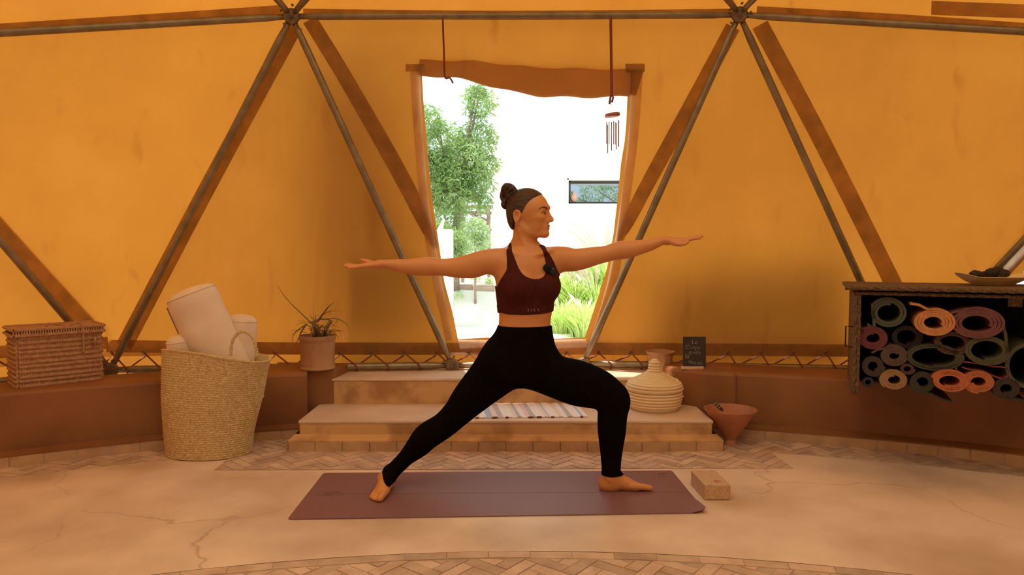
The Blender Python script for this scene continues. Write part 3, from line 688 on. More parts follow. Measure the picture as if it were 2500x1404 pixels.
def grassclump(px, py, h, n, lab, Y=None, plumes=6, lean=0.):
    q = GG(px, py); t = thing('grass_clump', q, label=lab, cat='grass', group='ornamental grasses outside the door'); b = MB()
    for _ in range(n):
        a = random.uniform(0, 2*PI); L = h*random.uniform(.5, 1.1); r = random.uniform(.0, .14)
        p0 = Vector((q[0]+r*math.cos(a), q[1]+r*math.sin(a), q[2]-.03)); o = Vector((math.cos(a)+lean, math.sin(a), 0)); bend = random.uniform(.3, 1.)
        pts = [p0+o*L*bend*s_*s_*.8+Vector((0, 0, L*(s_-.45*bend*s_*s_))) for s_ in (0, .35, .7, 1)]
        sd = o.cross(Vector((0, 0, 1))).normalized(); w = .009
        vs = []
        for i, p in enumerate(pts): ww = w*(1-i/3.2); vs += [p-sd*ww, p+sd*ww]
        b.add(vs, [(0, 1, 3, 2), (2, 3, 5, 4), (4, 5, 7, 6)])
    obj('blade', b, 'grass', t, kind='stuff')
    if plumes:
        b = MB()
        for _ in range(plumes):
            a = random.uniform(0, 2*PI); o = Vector((math.cos(a)*.4+lean, math.sin(a)*.3, 0)); L = h*random.uniform(1.1, 1.5); p0 = Vector(q)
            pts = [p0+o*L*s_*s_*.7+Vector((0, 0, L*(s_-.25*s_*s_))) for s_ in (0, .3, .6, .72, .86, 1)]
            b.tube(pts, [.003, .003, .004, .016, .016, .003], 6)
        obj('plume', b, 'plume', t, kind='stuff')
grassclump(1425, 822, .5, 700, 'dense lime grass clump lowest in the opening', plumes=3); grassclump(1372, 812, .5, 600, 'lime grass clump nearest her waist', plumes=3)
grassclump(1452, 775, .7, 600, 'tall grass with plumes along the right edge of the opening', plumes=9, lean=-.3); grassclump(1400, 765, .7, 600, 'tall grass behind her chest with arching plumes', plumes=8, lean=-.3)
grassclump(1480, 725, .9, 600, 'far pale grass below the house window', plumes=12, lean=-.3); grassclump(1362, 735, .6, 500, 'low pale grass just right of her underarm', plumes=8)
tree('olive_tree', 'tree mirrored as dark foliage in the narrow house window', [(1.95, 7.4, 3.75, .34), (1.30, 7.5, 3.62, .22), (2.5, 7.3, 3.9, .36), (1.6, 7.5, 3.45, .16)], [(3.6, 7.4, GZ), (3.5, 7.4, 1.6), (3.2, 7.4, 3.0), (2.8, 7.4, 3.6)], 1500, .09, 'leaf')
# boards standing outside whose silhouettes darken the cover
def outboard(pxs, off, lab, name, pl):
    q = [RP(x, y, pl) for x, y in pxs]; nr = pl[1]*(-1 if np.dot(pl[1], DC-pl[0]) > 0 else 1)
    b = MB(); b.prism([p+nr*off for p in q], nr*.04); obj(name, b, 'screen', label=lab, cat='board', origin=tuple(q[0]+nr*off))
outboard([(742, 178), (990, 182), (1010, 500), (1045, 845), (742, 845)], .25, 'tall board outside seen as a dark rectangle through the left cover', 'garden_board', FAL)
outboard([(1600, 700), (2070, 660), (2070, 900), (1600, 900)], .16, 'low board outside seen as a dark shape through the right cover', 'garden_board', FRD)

# ================================================================ OBJECTS
PXM = lambda px, Y: px/FPX*Y           # photo length -> metres at distance Y
# ---- yoga mat
b = MB(); c = [G(702, 1270), G(1725, 1254), G(1640, 1151), G(790, 1157)]
nx, ny = 150, 48; top_, bot = [], []
for i in range(ny+1):
    r1, r2 = [], []
    for j in range(nx+1):
        u, v = j/nx, i/ny; p = (c[0]*(1-u)+c[1]*u)*(1-v)+(c[3]*(1-u)+c[2]*u)*v
        # rounded corners, one lifted corner
        du = min(u, 1-u)*1.83; dv = min(v, 1-v)*.64; R_ = .018
        if du < R_ and dv < R_:
            k = math.hypot(R_-du, R_-dv)
            if k > R_: p = p+np.array([(1 if u < .5 else -1)*(R_-du)*(k-R_)/k, (1 if v < .5 else -1)*(R_-dv)*(k-R_)/k, 0])
        lift = .022*max(0, (u-.955)/.045)**1.5*max(0, (.3-v)/.3)
        r1.append((p[0], p[1], .0055+lift)); r2.append((p[0], p[1], .0008+lift))
    top_.append(r1); bot.append(r2)
b.grid(top_); b.grid([r[::-1] for r in bot])
for a_, c_ in ((top_[0], bot[0]), (top_[-1], bot[-1]), ([r[0] for r in top_], [r[0] for r in bot]), ([r[-1] for r in top_], [r[-1] for r in bot])): b.grid([a_, c_])
ymat = obj('yoga_mat', b, 'mat_main', label='aubergine yoga mat spread flat under the woman, one corner curling', cat='yoga mat', origin=tuple((c[0]+c[2])/2))
b = MB()
for (x0, y0), (x1, y1) in (((792, 1206), (1672, 1201)),):
    p0, p1 = G(x0, y0, .0058), G(x1, y1, .0058); b.box((p0+p1)/2, (np.linalg.norm(p1-p0), .002, .0006), rz=math.atan2(p1[1]-p0[1], p1[0]-p0[0]))
for x, y in ((1611, 1159), (1619, 1159)):
    p0, p1 = G(x-3, y-3, .0058), G(x+3, y+5, .0058); b.box((p0+p1)/2, (.004, np.linalg.norm(p1-p0), .0006), rz=-.1)
p0 = G(1616, 1156, .0058); b.box(p0, (.04, .004, .0006))
# embossed oval badge near the left end
ctr = G(806, 1205, .0058); bp = [(ctr[0]+.062*math.copysign(abs(math.cos(q))**.4, math.cos(q)), ctr[1]+.033*math.copysign(abs(math.sin(q))**.4, math.sin(q)), ctr[2]) for q in np.linspace(0, 2*PI, 37)]
b.tube(bp, .0009, 4, cap=False)
for dy, L0, L1 in ((.014, -.03, .04), (-.001, -.045, .045), (-.013, -.02, .02)): b.box((ctr[0]+(L0+L1)/2, ctr[1]+dy, ctr[2]), (L1-L0, .004, .0006))
obj('embossed_mark', b, 'matline', ymat)

# ---- cork block
p0, p1 = G(1720, 1222), G(1784, 1222); wd = p1[0]-p0[0]; back = G(1690, 1188)
hgt = P(1720, 1184, p0[1])[2]
dirv = np.array([back[0]-p0[0], back[1]-p0[1]]); Ld = .225; an = math.atan2(-dirv[0], dirv[1])
b = MB(); cx = (p0[0]+p1[0])/2-math.sin(an)*Ld/2; cy = p0[1]+math.cos(an)*Ld/2
b.prism([(p0[0], p0[1], .001), (p1[0], p1[1], .001), (p1[0]-math.sin(an)*Ld, p0[1]+math.cos(an)*Ld, .001), (p0[0]-math.sin(an)*Ld, p0[1]+math.cos(an)*Ld, .001)], (0, 0, hgt))
cb = obj('cork_block', b, 'cork', bevel=.006, label='brown cork yoga block lying right of the mat', cat='yoga block', origin=(cx, cy, 0))
b = MB(); q = [(cx+.012+.016*math.cos(a)*(1+.5*math.cos(3*a)), cy-.062+.02*math.sin(a)*(1+.3*math.sin(2*a)), hgt+.0012) for a in np.linspace(0, 2*PI, 17)[:-1]]
b.prism(q, (0, 0, .0006)); obj('burnt_mark', b, 'terracotta', cb)

# ---- striped rug on the lower step
rug = thing('striped_rug', tuple(G(1300, 1005, SZ)), label='cream rag rug with grey blue and pink stripes on the lower step', cat='rug')
z = SZ
f0, f1, k0, k1 = G(1140, 1022, z), G(1436, 1019, z), G(1125, 982, z), G(1402, 980, z)
cols = [('rugw', 2), ('rugt', 1), ('rugw', 1.5), ('rugb', 1.4), ('rugt', 1.2), ('rugg', 1.2), ('rugw', 2.4), ('rugt', .8), ('rugg', .8), ('rugw', 1.2), ('rugp', .9), ('rugg', 1.2), ('rugw', 2), ('rugt', 1), ('rugb', .35), ('rugw', 2), ('rugt', 1), ('rugw', 1), ('rugg', 1.1), ('rugw', 2), ('rugb', .5), ('rugw', 1.1)]
tot = sum(w for _, w in cols); u = 0
for m_, w in cols:
    u2 = u+w/tot; b = MB(); rows = []
    for i in range(13):
        v = i/12; r = []
        for t in np.linspace(u, u2, 4):
            p = (f0*(1-t)+f1*t)*(1-v)+(k0*(1-t)+k1*t)*v; jit = .006*math.sin(t*90)*(1 if v < .05 else 0)
            r.append((p[0], p[1]+jit, z+.006+.0025*math.sin(t*60+v*3)))
        rows.append(r)
    lo = [[(p[0], p[1], z+.001) for p in r] for r in rows]
    b.grid(rows); b.grid(lo)
    for e in (0, -1): b.grid([rows[e], lo[e]]); b.grid([[r[e] for r in rows], [r[e] for r in lo]])
    obj('stripe', b, m_, rug, smooth=False); u = u2
b = MB()
for k in range(9):
    t = random.uniform(.02, .98); p = f0*(1-t)+f1*t; b.box((p[0], p[1]-.004, z+.006), (random.uniform(.01, .03), .014, .006), rz=random.uniform(-.3, .3))
obj('frayed_edge', b, 'cord', rug)

# ---- big straw basket with bolsters
bY = G(505, 1122)[1]+.11
def bx(px, py, Y=None): return P(px, py, Y or bY)
lev = [(1118, 412, 598), (1108, 406, 610), (1060, 401, 616), (1010, 400, 628), (960, 399, 640), (900, 400, 652), (862, 402, 661)]
zs = [.0]+[0]*6; prof = []
cen = []
for y, xl, xr in lev: a_, c_ = bx(xl, y), bx(xr, y); cen.append(((a_[0]+c_[0])/2, (c_[0]-a_[0])/2, max(.0, a_[2])))
cen[0] = (cen[0][0], cen[0][1], .004)
cz = [c_[2] for c_ in cen]; H_ = cz[-1]
def basket_fn(inner=0.):
    rows = []; nr = 46*4
    for i in range(nr+1):
        z = .004+(H_-.004)*i/nr; cx_ = np.interp(z, cz, [c_[0] for c_ in cen]); r = np.interp(z, cz, [c_[1] for c_ in cen])
        rr = r-inner+.0052*abs(math.sin(PI*i/4))-.004; row = []
        for k in range(65):
            q = 2*PI*k/64; fl = 1+.02*math.sin(q*3+z*7)+.012*math.sin(q*5-z*13)
            dip = (.022*math.cos(q+2.2)+.012*math.sin(2*q))*(z/H_)**3
            row.append((cx_+rr*fl*math.cos(q), bY+rr*.62*fl*math.sin(q), z+dip-.03*max(0, math.cos(q))*(z/H_)**3))
        rows.append(row)
    return rows
bas = thing('straw_basket', (cen[0][0], bY, 0), label='tall floppy straw floor basket holding cream bolsters, left of the steps', cat='basket')
b = MB(); r1 = basket_fn(); b.grid(r1); r2 = basket_fn(.012); r2 = [r2[-1], r2[-30], r2[-60], r2[4]]; b.grid([r1[-1], r2[0]]+r2[1:]); b.add([p for p in r1[0][:-1]], [tuple(range(64))]); obj('basket_body', b, 'straw', bas, smooth=True)
b = MB(); b.tube([(p[0], p[1], p[2]) for p in r1[-1]], .007, 8, cap=False); obj('rim', b, 'straw', bas, smooth=True)
def handle(pxs, Y, r, par, m='straw', name='handle'):
    pts = crom([P(x, y, yy) for (x, y), yy in zip(pxs, Y)], 6); out = []
    mbh = MB(); mbh.tube(pts, r, 10)
    for s_ in (0, PI):      # twisted strand
        q = []
        for i, p in enumerate(pts):
            t = Vector(pts[min(i+1, len(pts)-1)]-pts[max(i-1, 0)]).normalized(); a_ = t.orthogonal().normalized(); c_ = t.cross(a_); an_ = i*.9+s_
            q.append(Vector(p)+(a_*math.cos(an_)+c_*math.sin(an_))*r*.55)
        mbh.tube(q, r*.65, 6)
    obj(name, mbh, m, par, smooth=True)
handle([(563, 868), (567, 835), (580, 815), (597, 810), (615, 822), (624, 845), (628, 872)], [bY-.22]*7, .0085, bas)
handle([(470, 845), (476, 822), (490, 812), (505, 822), (511, 846)], [bY+.2]*5, .0085, bas)
def bolster(e0, e1, r, lab, origin, flat=.86):
    """e0 top end centre, e1 bottom centre (world)"""
    t = thing('bolster_cushion', origin, label=lab, cat='bolster', group='cream bolsters in the straw basket')
    a_, c_ = Vector(e0), Vector(e1); d = (c_-a_).normalized(); pts = []; rs = []
    for s_, k in ((-.012, .0), (-.010, .35), (-.002, .68), (.010, .86), (.028, .95), (.05, .985)): pts.append(a_+d*s_); rs.append(max(.001, r*k))
    for s_ in np.linspace(.08, (c_-a_).length-.05, 14): pts.append(a_+d*s_); rs.append(r*(1+.018*math.sin(s_*31)+.01*math.sin(s_*67)))
    for s_, k in ((.02, .96), (0, .6), (0, .01)): pts.append(c_-d*s_); rs.append(max(.001, r*k))
    b = MB(); b.tube(pts, rs, 36, flat=flat, up=(0, 1, 0)); obj('cover', b, 'cushion', t, smooth=True)
    ref = (Vector((0, 1, 0))-d*d.dot(Vector((0, 1, 0)))).normalized(); o2 = d.cross(ref)
    b = MB(); b.tube([a_+d*.026+(ref*math.cos(q)*flat+o2*math.sin(q))*r*.962 for q in np.linspace(0, 2*PI, 41)], .0022, 6, cap=False); obj('piping', b, 'cushion', t, smooth=True)
    return t, d, ref, o2
e0 = P(462, 708, bY-.02); e1 = P(592, 1000, bY+.02)
rb = PXM(62, bY)
t, d, ref, o2 = bolster(e0, e1, rb, 'largest cream bolster leaning diagonally out of the basket, zip on its left', (e1[0], e1[1], e1[2]))
b = MB(); sgn = -1 if o2.x > 0 else 1
b.tube([Vector(e0)+d*s_+(o2*sgn*math.cos(.35)-ref*math.sin(.35)*.86*(1))*rb*1.02 for s_ in np.linspace(.05, .4, 12)], .0035, 6); obj('zip', b, 'zip', t, smooth=True)
bolster(P(592, 772, bY+.10), P(575, 980, bY+.10), PXM(38, bY), 'narrower bolster standing upright behind the diagonal one, right side of basket', tuple(P(575, 980, bY+.1)))
bolster(P(437, 822, bY-.06), P(470, 1000, bY-.02), PXM(33, bY), 'bolster end just peeping over the left rim of the basket', tuple(P(470, 1000, bY-.02)))

# ---- rectangular palm basket on the left bench
rb_ = thing('lidded_palm_basket', (-2.75, 4.08, BZ), label='rectangular openwork palm basket with lid and rope handles on left bench', cat='basket')
fr = P(40, 932, 3.93); gl = P(250, 918, 4.22)
q0 = np.array([fr[0], fr[1]]); q1 = np.array([gl[0], gl[1]]); dv = q1-q0; Lw = np.linalg.norm(dv); dv /= Lw; nv = np.array([-dv[1], dv[0]]); Dp = .24
x_l = P(20, 850, 4.05); 
zt = P(50, 806, 3.93)[2]
def rbp(u, v, z): p = q0+dv*u*Lw+nv*v*Dp; return (p[0], p[1], z)
Hb = zt-BZ
b = MB(); e = .012; b.prism([rbp(.02, .05, BZ+.004), rbp(.98, .05, BZ+.004), rbp(.98, .95, BZ+.004), rbp(.02, .95, BZ+.004)], (0, 0, Hb-.03)); obj('dark_inside', b, 'strawin', rb_)  # dark block standing in for the shade behind the open weave
nrow = 11; b = MB()
for i in range(nrow):
    z = BZ+.006+(Hb-.055)*i/(nrow-1); w = .002*math.sin(i*2.1)
    pts = [rbp(u, v, z+w) for u, v in ((.03, 0), (.5, -.01), (.97, 0), (1, .03), (1, .97), (.97, 1), (.03, 1), (0, .97), (0, .03), (.03, 0))]
    b.tube(pts, .0118, 6, cap=False, flat=1.0)
obj('horizontal_strand', b, 'straw2', rb_, smooth=True, kind='stuff')
b = MB()
for k in range(34):
    u = (k+.5)/34
    for v in (0, 1): p = rbp(u, v+(.0 if v else 0), 0); b.box((p[0], p[1], BZ+Hb/2-.015), (.0105, .009, Hb-.04), rz=math.atan2(dv[1], dv[0]))
for k in range(12):
    v = (k+.5)/12
    for u in (0, 1): p = rbp(u, v, 0); b.box((p[0], p[1], BZ+Hb/2-.015), (.007, .0075, Hb-.04), rz=math.atan2(dv[1], dv[0]))
obj('upright_strand', b, 'straw2', rb_, kind='stuff')
def lbp(u, v, z): return rbp(-.035+u*1.07, -.07+v*1.14, z)
lid = MB()
for z in (zt-.034, zt-.002): lid.tube([lbp(u, v, z) for u, v in ((.02, 0), (.98, 0), (1, .03), (1, .97), (.98, 1), (.02, 1), (0, .97), (0, .03), (.02, 0))], .0095, 6, cap=False)
lid.prism([lbp(.01, .02, zt-.008), lbp(.99, .02, zt-.008), lbp(.99, .98, zt-.008), lbp(.01, .98, zt-.008)], (0, 0, .007))
for k in range(36):
    p = lbp((k+.5)/36, 0, 0); lid.box((p[0], p[1], zt-.018), (.008, .007, .03), rz=math.atan2(dv[1], dv[0]))
ld = obj('lid', lid, 'straw2', rb_)
b = MB(); b.prism([lbp(.02, .03, zt-.035), lbp(.98, .03, zt-.035), lbp(.98, .97, zt-.035), lbp(.02, .97, zt-.035)], (0, 0, .02)); obj('lid_shade_slab', b, 'strawin', ld)  # dark slab in place of the shade under the lid
YF = q0[1]-.02; YB = q1[1]
handle([(117, 860), (118, 830), (117, 805), (113, 793), (122, 790), (165, 795), (180, 790), (195, 789), (202, 800), (204, 830), (204, 862)], list(np.interp([117, 118, 117, 113, 122, 165, 180, 195, 202, 204, 204], [0, 300], [YF-.0, YF+.34])), .0055, rb_, 'straw2')
for px, py in ((92, 842), (232, 835)):
    p = P(px, py, np.interp(px, [0, 300], [YF+.0, YF+.34])); b = MB(); b.tube([p+np.array([0, 0, .03]), p+np.array([.006, -.006, 0]), p-np.array([0, 0, .02])], .006, 6); b.tube([p-np.array([.018, .004, 0]), p+np.array([.018, -.004, 0])], .007, 8); obj('toggle', b, 'straw2', rb_, smooth=True)

# ---- potted aloe
pY = 4.62
pb, ptp = P(776, 907, pY), P(776, 820, pY); z0 = BZ
zt_ = P(776, 818, pY)[2]; rr = PXM(44, pY); hgt = zt_-z0
pot = thing('potted_plant', (pb[0], pY, z0), label='straggly half dried aloe in a plain clay pot on left bench end', cat='plant')
b = MB(); b.lathe([(0, 0), (rr*.96, 0), (rr*.975, .006), (rr*.93, .02), (rr*.925, hgt*.45), (rr*.955, hgt*.8), (rr*1.0, hgt*.9), (rr*1.01, hgt), (rr*.93, hgt), (rr*.9, hgt*.88), (0, hgt*.88)], (pb[0], pY, z0), 40); obj('clay_pot', b, 'clay', pot, smooth=False, bevel=.002)
b = MB(); b.lathe([(0, .01), (rr*.5, .008), (rr*.9, 0)], (pb[0], pY, z0+hgt*.89), 24); obj('soil', b, 'soil', pot, smooth=True)
def aleaf(pts, w, Y0, Y1=None, m='leafdry'):
    n = len(pts); c_ = crom([P(x, y, Y0+(Y1-Y0 if Y1 else 0)*i/(n-1)) for i, (x, y) in enumerate(pts)], 6); k = len(c_)
    b = MB(); b.tube(c_, [w*(1-.88*(i/(k-1))**1.3)+.0005 for i in range(k)], 7, flat=.6); obj('leaf', b, m, pot, smooth=True)
for pts, w, a_, c_ in (([(762, 790), (735, 765), (700, 730), (677, 697)], .0075, 4.6, 4.55), ([(775, 785), (790, 765), (803, 748), (816, 738)], .0095, 4.6, 4.5), ([(785, 772), (800, 762), (815, 759), (833, 759)], .0035, 4.6, 4.55), ([(775, 785), (762, 800), (761, 830), (765, 853)], .0075, 4.58, 4.50), ([(790, 780), (820, 778), (845, 790), (855, 812)], .0065, 4.6, 4.55), ([(750, 792), (735, 800), (718, 815), (712, 836)], .009, 4.6, 4.55), ([(745, 795), (735, 812), (727, 830), (722, 840)], .008, 4.6, 4.55), ([(766, 780), (766, 762), (765, 742)], .0022, 4.62, 4.62), ([(758, 790), (745, 785), (735, 783), (722, 785)], .0025, 4.6, 4.55), ([(752, 792), (738, 788), (726, 792), (719, 797)], .0025, 4.6, 4.55), ([(745, 805), (725, 806), (710, 808)], .0025, 4.6, 4.5), ([(748, 812), (730, 810), (715, 814), (708, 820)], .002, 4.6, 4.5), ([(805, 806), (820, 806), (834, 808), (845, 813)], .0045, 4.6, 4.52), ([(808, 812), (822, 808), (832, 814), (834, 826)], .003, 4.6, 4.52), ([(805, 806), (815, 812), (823, 820), (827, 828)], .005, 4.6, 4.52), ([(808, 790), (818, 796), (830, 800)], .0025, 4.6, 4.55), ([(804, 770), (806, 758), (810, 750)], .002, 4.6, 4.6), ([(818, 790), (824, 783), (822, 772)], .0028, 4.6, 4.6), ([(762, 792), (778, 780), (798, 780), (812, 784)], .010, 4.6, 4.6), ([(812, 784), (804, 795), (800, 808), (797, 818)], .006, 4.6, 4.6), ([(770, 782), (760, 775), (757, 768)], .006, 4.6, 4.6), ([(772, 782), (770, 772), (776, 768)], .005, 4.6, 4.6)):
    aleaf(pts, w, a_, c_)
for k in range(34):
    x = random.uniform(752, 812); dx = (x-782)*random.uniform(.1, .6); x0_ = random.uniform(758, 805)
    aleaf([(x0_, 822), ((x0_+x)/2+random.uniform(-6, 6), random.uniform(795, 812)), (x+dx, random.uniform(782, 812))], random.uniform(.002, .006), 4.62+random.uniform(-.05, .05), None, random.choice(['leafdry', 'terracotta', 'leafdry']))
b = MB(); b.tube([P(775, 822, 4.62), P(768, 800, 4.62), P(765, 785, 4.6)], .012, 8); b.tube([P(790, 822, 4.62), P(796, 800, 4.62), P(806, 785, 4.6)], .01, 8); obj('stem', b, 'leafdry', pot, smooth=True)

# ---- coiled lidded basket
cY = 4.42; cbx = P(1597, 1008, cY)[0]; cY = G(1597, 1008, SZ)[1]+.12
ctr = P(1597, 1000, cY); k_ = cY/FPX
bp = thing('coiled_basket', (ctr[0], cY, SZ), label='round coiled straw basket with pointed lid on the step behind the knee', cat='basket')
zof = lambda py: max(SZ, P(1597, py, cY)[2])
def coil(levels, m, name, n_, closeb=False):
    zz = [zof(y) for y, r in levels]; rr_ = [r*k_ for y, r in levels]
    s_ = np.cumsum([0]+[math.hypot(zz[i+1]-zz[i], rr_[i+1]-rr_[i]) for i in range(len(zz)-1)]); L_ = s_[-1]; prof = []
    for i in range(n_*6+1):
        q = L_*i/(n_*6); z = np.interp(q, s_, zz); r = np.interp(q, s_, rr_); i0 = min(max(np.searchsorted(s_, q)-1, 0), len(zz)-2)
        tz, tr = zz[i0+1]-zz[i0], rr_[i0+1]-rr_[i0]; l = math.hypot(tz, tr) or 1; bu = abs(math.sin(PI*i/6))*L_/n_*.5
        prof.append((max(.0005, r+tz/l*bu), z-tr/l*bu))
    b = MB(); b.lathe(prof, (ctr[0], cY, 0), 56, close=closeb); return obj(name, b, m, bp, smooth=True)
coil([(1006, 42), (1000, 51), (986, 61), (968, 65), (955, 65), (946, 61)], 'coil', 'basket_body', 9, True)
coil([(948, 62), (946, 67), (940, 67), (939, 60)], 'coil', 'rim', 2)
lid_ = coil([(938, 56), (937, 63), (932, 62), (927, 50), (921, 38), (914, 26), (907, 16), (897, 12.5), (886, 11), (881, 8), (879, 2)], 'coil', 'lid', 14)
ex_ = P(1660, 968, cY); b = MB(); b.tube([ex_+np.array([-.012, 0, .018]), ex_+np.array([.018, -.01, .004]), ex_+np.array([-.012, -.01, -.016])], .008, 8); obj('ear_handle', b, 'coil', bp, smooth=True)
# clay pot behind it
qY = 4.85; pc = P(1611, 918, qY); k2 = qY/FPX; ztop = P(1611, 857, qY)[2]
b = MB(); prof = [(0, 0), (26*k2, 0), (29*k2, .04), (31*k2, ztop-SZ2-.03), (32*k2, ztop-SZ2-.014), (35*k2, ztop-SZ2-.01), (35.5*k2, ztop-SZ2), (32*k2, ztop-SZ2), (29*k2, ztop-SZ2-.03), (26*k2, .02), (0, .02)]
b.lathe(prof, (pc[0], qY, SZ2), 48, fn=lambda p, t, q: (p[0]*(1+.025*math.sin(q*12)*(1 if 0 < t < .45 else 0)), p[1]*(1+.025*math.sin(q*12)*(1 if 0 < t < .45 else 0)), p[2])); obj('clay_pot', b, 'clay', smooth=True, label='fluted pale clay flowerpot on the upper step behind the coiled basket', cat='pot', origin=(pc[0], qY, SZ2))

# ---- chalkboard on wooden stand
hY = 4.60; c0 = P(1697, 903, hY); xl, xr = P(1668, 860, hY)[0], P(1724, 860, hY)[0]; zt2 = P(1697, 823, hY)[2]
cbd = thing('chalkboard', ((xl+xr)/2, hY, BZ), label='small upright chalkboard with handwritten French words in a wooden foot', cat='chalkboard')
b = MB(); b.box(((xl+xr)/2, hY+.008, (BZ+zt2)/2+.006), (xr-xl, .006, zt2-BZ-.01), rx=-.05); obj('board', b, 'chalk', cbd, bevel=.001)
b = MB(); b.prism([P(1662, 905, hY-.03)*np.array([1, 1, 0])+np.array([0, 0, BZ]), P(1718, 905, hY-.03)*np.array([1, 1, 0])+np.array([0, 0, BZ]), (xr-.005, hY+.03, BZ), (xl+.0, hY+.03, BZ)], (0, 0, .016)); obj('wooden_foot', b, 'wood', cbd, bevel=.003)
def textmesh(body, size, loc, rot, m, parent, name='chalk_writing', shear=.15, off=.0):
    cu = bpy.data.curves.new('t', 'FONT'); cu.body = body; cu.size = size; cu.shear = shear; cu.offset = off; cu.resolution_u = 2
    to = bpy.data.objects.new('t', cu); COL.objects.link(to); bpy.context.view_layer.update()
    me = bpy.data.meshes.new_from_object(to.evaluated_get(bpy.context.evaluated_depsgraph_get())); bpy.data.objects.remove(to)
    Mx = Matrix.Translation(loc) @ rot.to_4x4(); b = MB(); b.add([Mx@v.co for v in me.vertices], [tuple(p.vertices) for p in me.polygons]); return obj(name, b, m, parent)
rt = Matrix.Rotation(PI/2-.05, 3, 'X'); W_ = xr-xl; yb = hY+.0035
for i, (tx, u, v, sz) in enumerate((('Le', .36, .80, .040), ('Corps', .08, .63, .038), ('guide', .24, .46, .037), ('la', .07, .30, .044), ('Monde', .22, .11, .033))):
    zz = BZ+.012+(zt2-BZ-.02)*v; textmesh(tx, sz, (xl+W_*u, yb+.05*(zz-(BZ+zt2)/2)-.0005, zz), Matrix.Rotation([.0, -.04, -.05, -.02, -.08][i]*-1, 3, 'Y') @ rt, 'chalkmark', cbd, off=-.0006)

# ---- terracotta funnel bowl with herb bundle
fY = min(4.25, G(1783, 1080)[1]); fc = P(1782, 1078, fY); k3 = fY/FPX; zr = P(1782, 998, fY)[2]
b = MB(); b.lathe([(0, 0), (16*k3, 0), (15.5*k3, .012), (13*k3, .03), (13.5*k3, .036), (62*k3, zr-.008), (64*k3, zr), (61*k3, zr), (56*k3, zr-.02), (12*k3, .055), (0, .05)], (fc[0], fY, 0), 56)
fb = obj('funnel_bowl', b, 'terracotta', smooth=False, bevel=.0015, label='conical terracotta brazier bowl on a small foot right of the steps', cat='bowl', origin=(fc[0], fY, 0))
hb_ = thing('herb_bundle', tuple(P(1750, 1005, fY-.03)), label='dark dried herb bundle tied with cord lying in the terracotta bowl', cat='herbs')
h0, h1 = Vector(P(1738, 978, fY+.02)), Vector(P(1764, 1003, fY-.03)); d = (h1-h0).normalized(); a_ = d.orthogonal().normalized(); c_ = d.cross(a_)
for k in range(13):
    q = random.uniform(0, 6.28); r = random.uniform(.004, .012); o = (a_*math.cos(q)+c_*math.sin(q))*r
    b = MB(); b.tube([h1+o*.7, (h0+h1)/2+o*1.1, h0+o*1.5+d*random.uniform(-.012, .012)], [.003, .0042, .0015], 5); obj('twig', b, 'herb', hb_, smooth=True)
b = MB()
for s_ in (.35, .55, .75): b.tube([h0.lerp(h1, s_)+(a_*math.cos(q)+c_*math.sin(q))*.0165 for q in np.linspace(0, 2*PI, 13)], .0015, 5, cap=False)
obj('binding', b, 'straw', hb_)

# ---- crate of rolled mats on the right bench
KPHI = math.radians(23); KE = np.array([math.cos(KPHI), -math.sin(KPHI), 0]); KN = np.array([math.sin(KPHI), math.cos(KPHI), 0]); K0 = np.array([*P(2084, 800, 3.76)[:2], 0])
def K(px, py, v):      # measured point -> crate frame (u along the front, v depth, z)
    q = RP(px, py, (K0+KN*v, KN)); return np.array([np.dot(q-K0, KE), v, q[2]])
def KW(p): return K0+KE*p[0]+KN*p[1]+np.array([0, 0, p[2]])
def objK(name, b, m, parent=None, **kw): b.v = [tuple(KW(p)) for p in b.v]; return obj(name, b, m, parent, **kw)
KY = 0.; cx0 = 0.; cxr = 1.0; ky1 = .62
zc0 = BZ+.004; zc1 = K(2095, 706, 0)[2]
cr = thing('mat_crate', tuple(KW((.5, .3, BZ))), label='open fronted dark lined woven crate full of rolled yoga mats on right bench', cat='crate')
b = MB(); w = PXM(14, 3.76)
b.box((cx0+w/2, (KY+ky1)/2, (zc0+zc1)/2-.01), (w, ky1-KY, zc1-zc0-.02)); objK('side_panel', b, 'rope', cr)
b = MB(); b.box((cxr-.015, (KY+ky1)/2, (zc0+zc1)/2-.01), (.03, ky1-KY, zc1-zc0-.02)); objK('side_panel', b, 'rope', cr)
b = MB(); b.box(((cx0+cxr)/2, ky1-.01, (zc0+zc1)/2), (cxr-cx0-.02, .02, zc1-zc0-.02)); b.box((cx0+w+.003, (KY+ky1)/2+.01, (zc0+zc1)/2-.01), (.004, ky1-KY-.03, zc1-zc0-.04)); b.box(((cx0+cxr)/2, (KY+ky1)/2+.02, zc1-.028), (cxr-cx0-.03, ky1-KY-.05, .006)); b.box(((cx0+cxr)/2, (.44+ky1)/2, zc0+.005), (cxr-cx0-.03, ky1-.44, .008)); objK('dark_inside', b, 'crateb', cr)
def ropeline(name, p0, p1, r, n=1):
    b = MB(); p0, p1 = Vector(p0), Vector(p1); L_ = (p1-p0).length; m_ = int(L_/.02); d = (p1-p0).normalized(); a_ = d.orthogonal().normalized(); c_ = d.cross(a_)
    for s_ in (0, 2*PI/3, 4*PI/3):
        b.tube([p0+d*L_*i/m_+(a_*math.cos(i*.8+s_)+c_*math.sin(i*.8+s_))*r*.5 for i in range(m_+1)], r*.62, 6)
    return objK(name, b, 'rope', cr, smooth=True)
b = MB(); b.box(((cx0+cxr)/2-.005, (KY+ky1)/2-.005, zc1+.006), (cxr-cx0+.07, ky1-KY+.05, .018)); objK('lid', b, 'rope', cr, bevel=.006)
ropeline('lid_rope', (cx0-.045, KY-.035, zc1+.008), (cxr+.03, KY-.035, zc1+.004), .012)
ropeline('frame_rope', (cx0+.005, KY-.008, zc1-.02), (cxr, KY-.008, zc1-.024), .009)
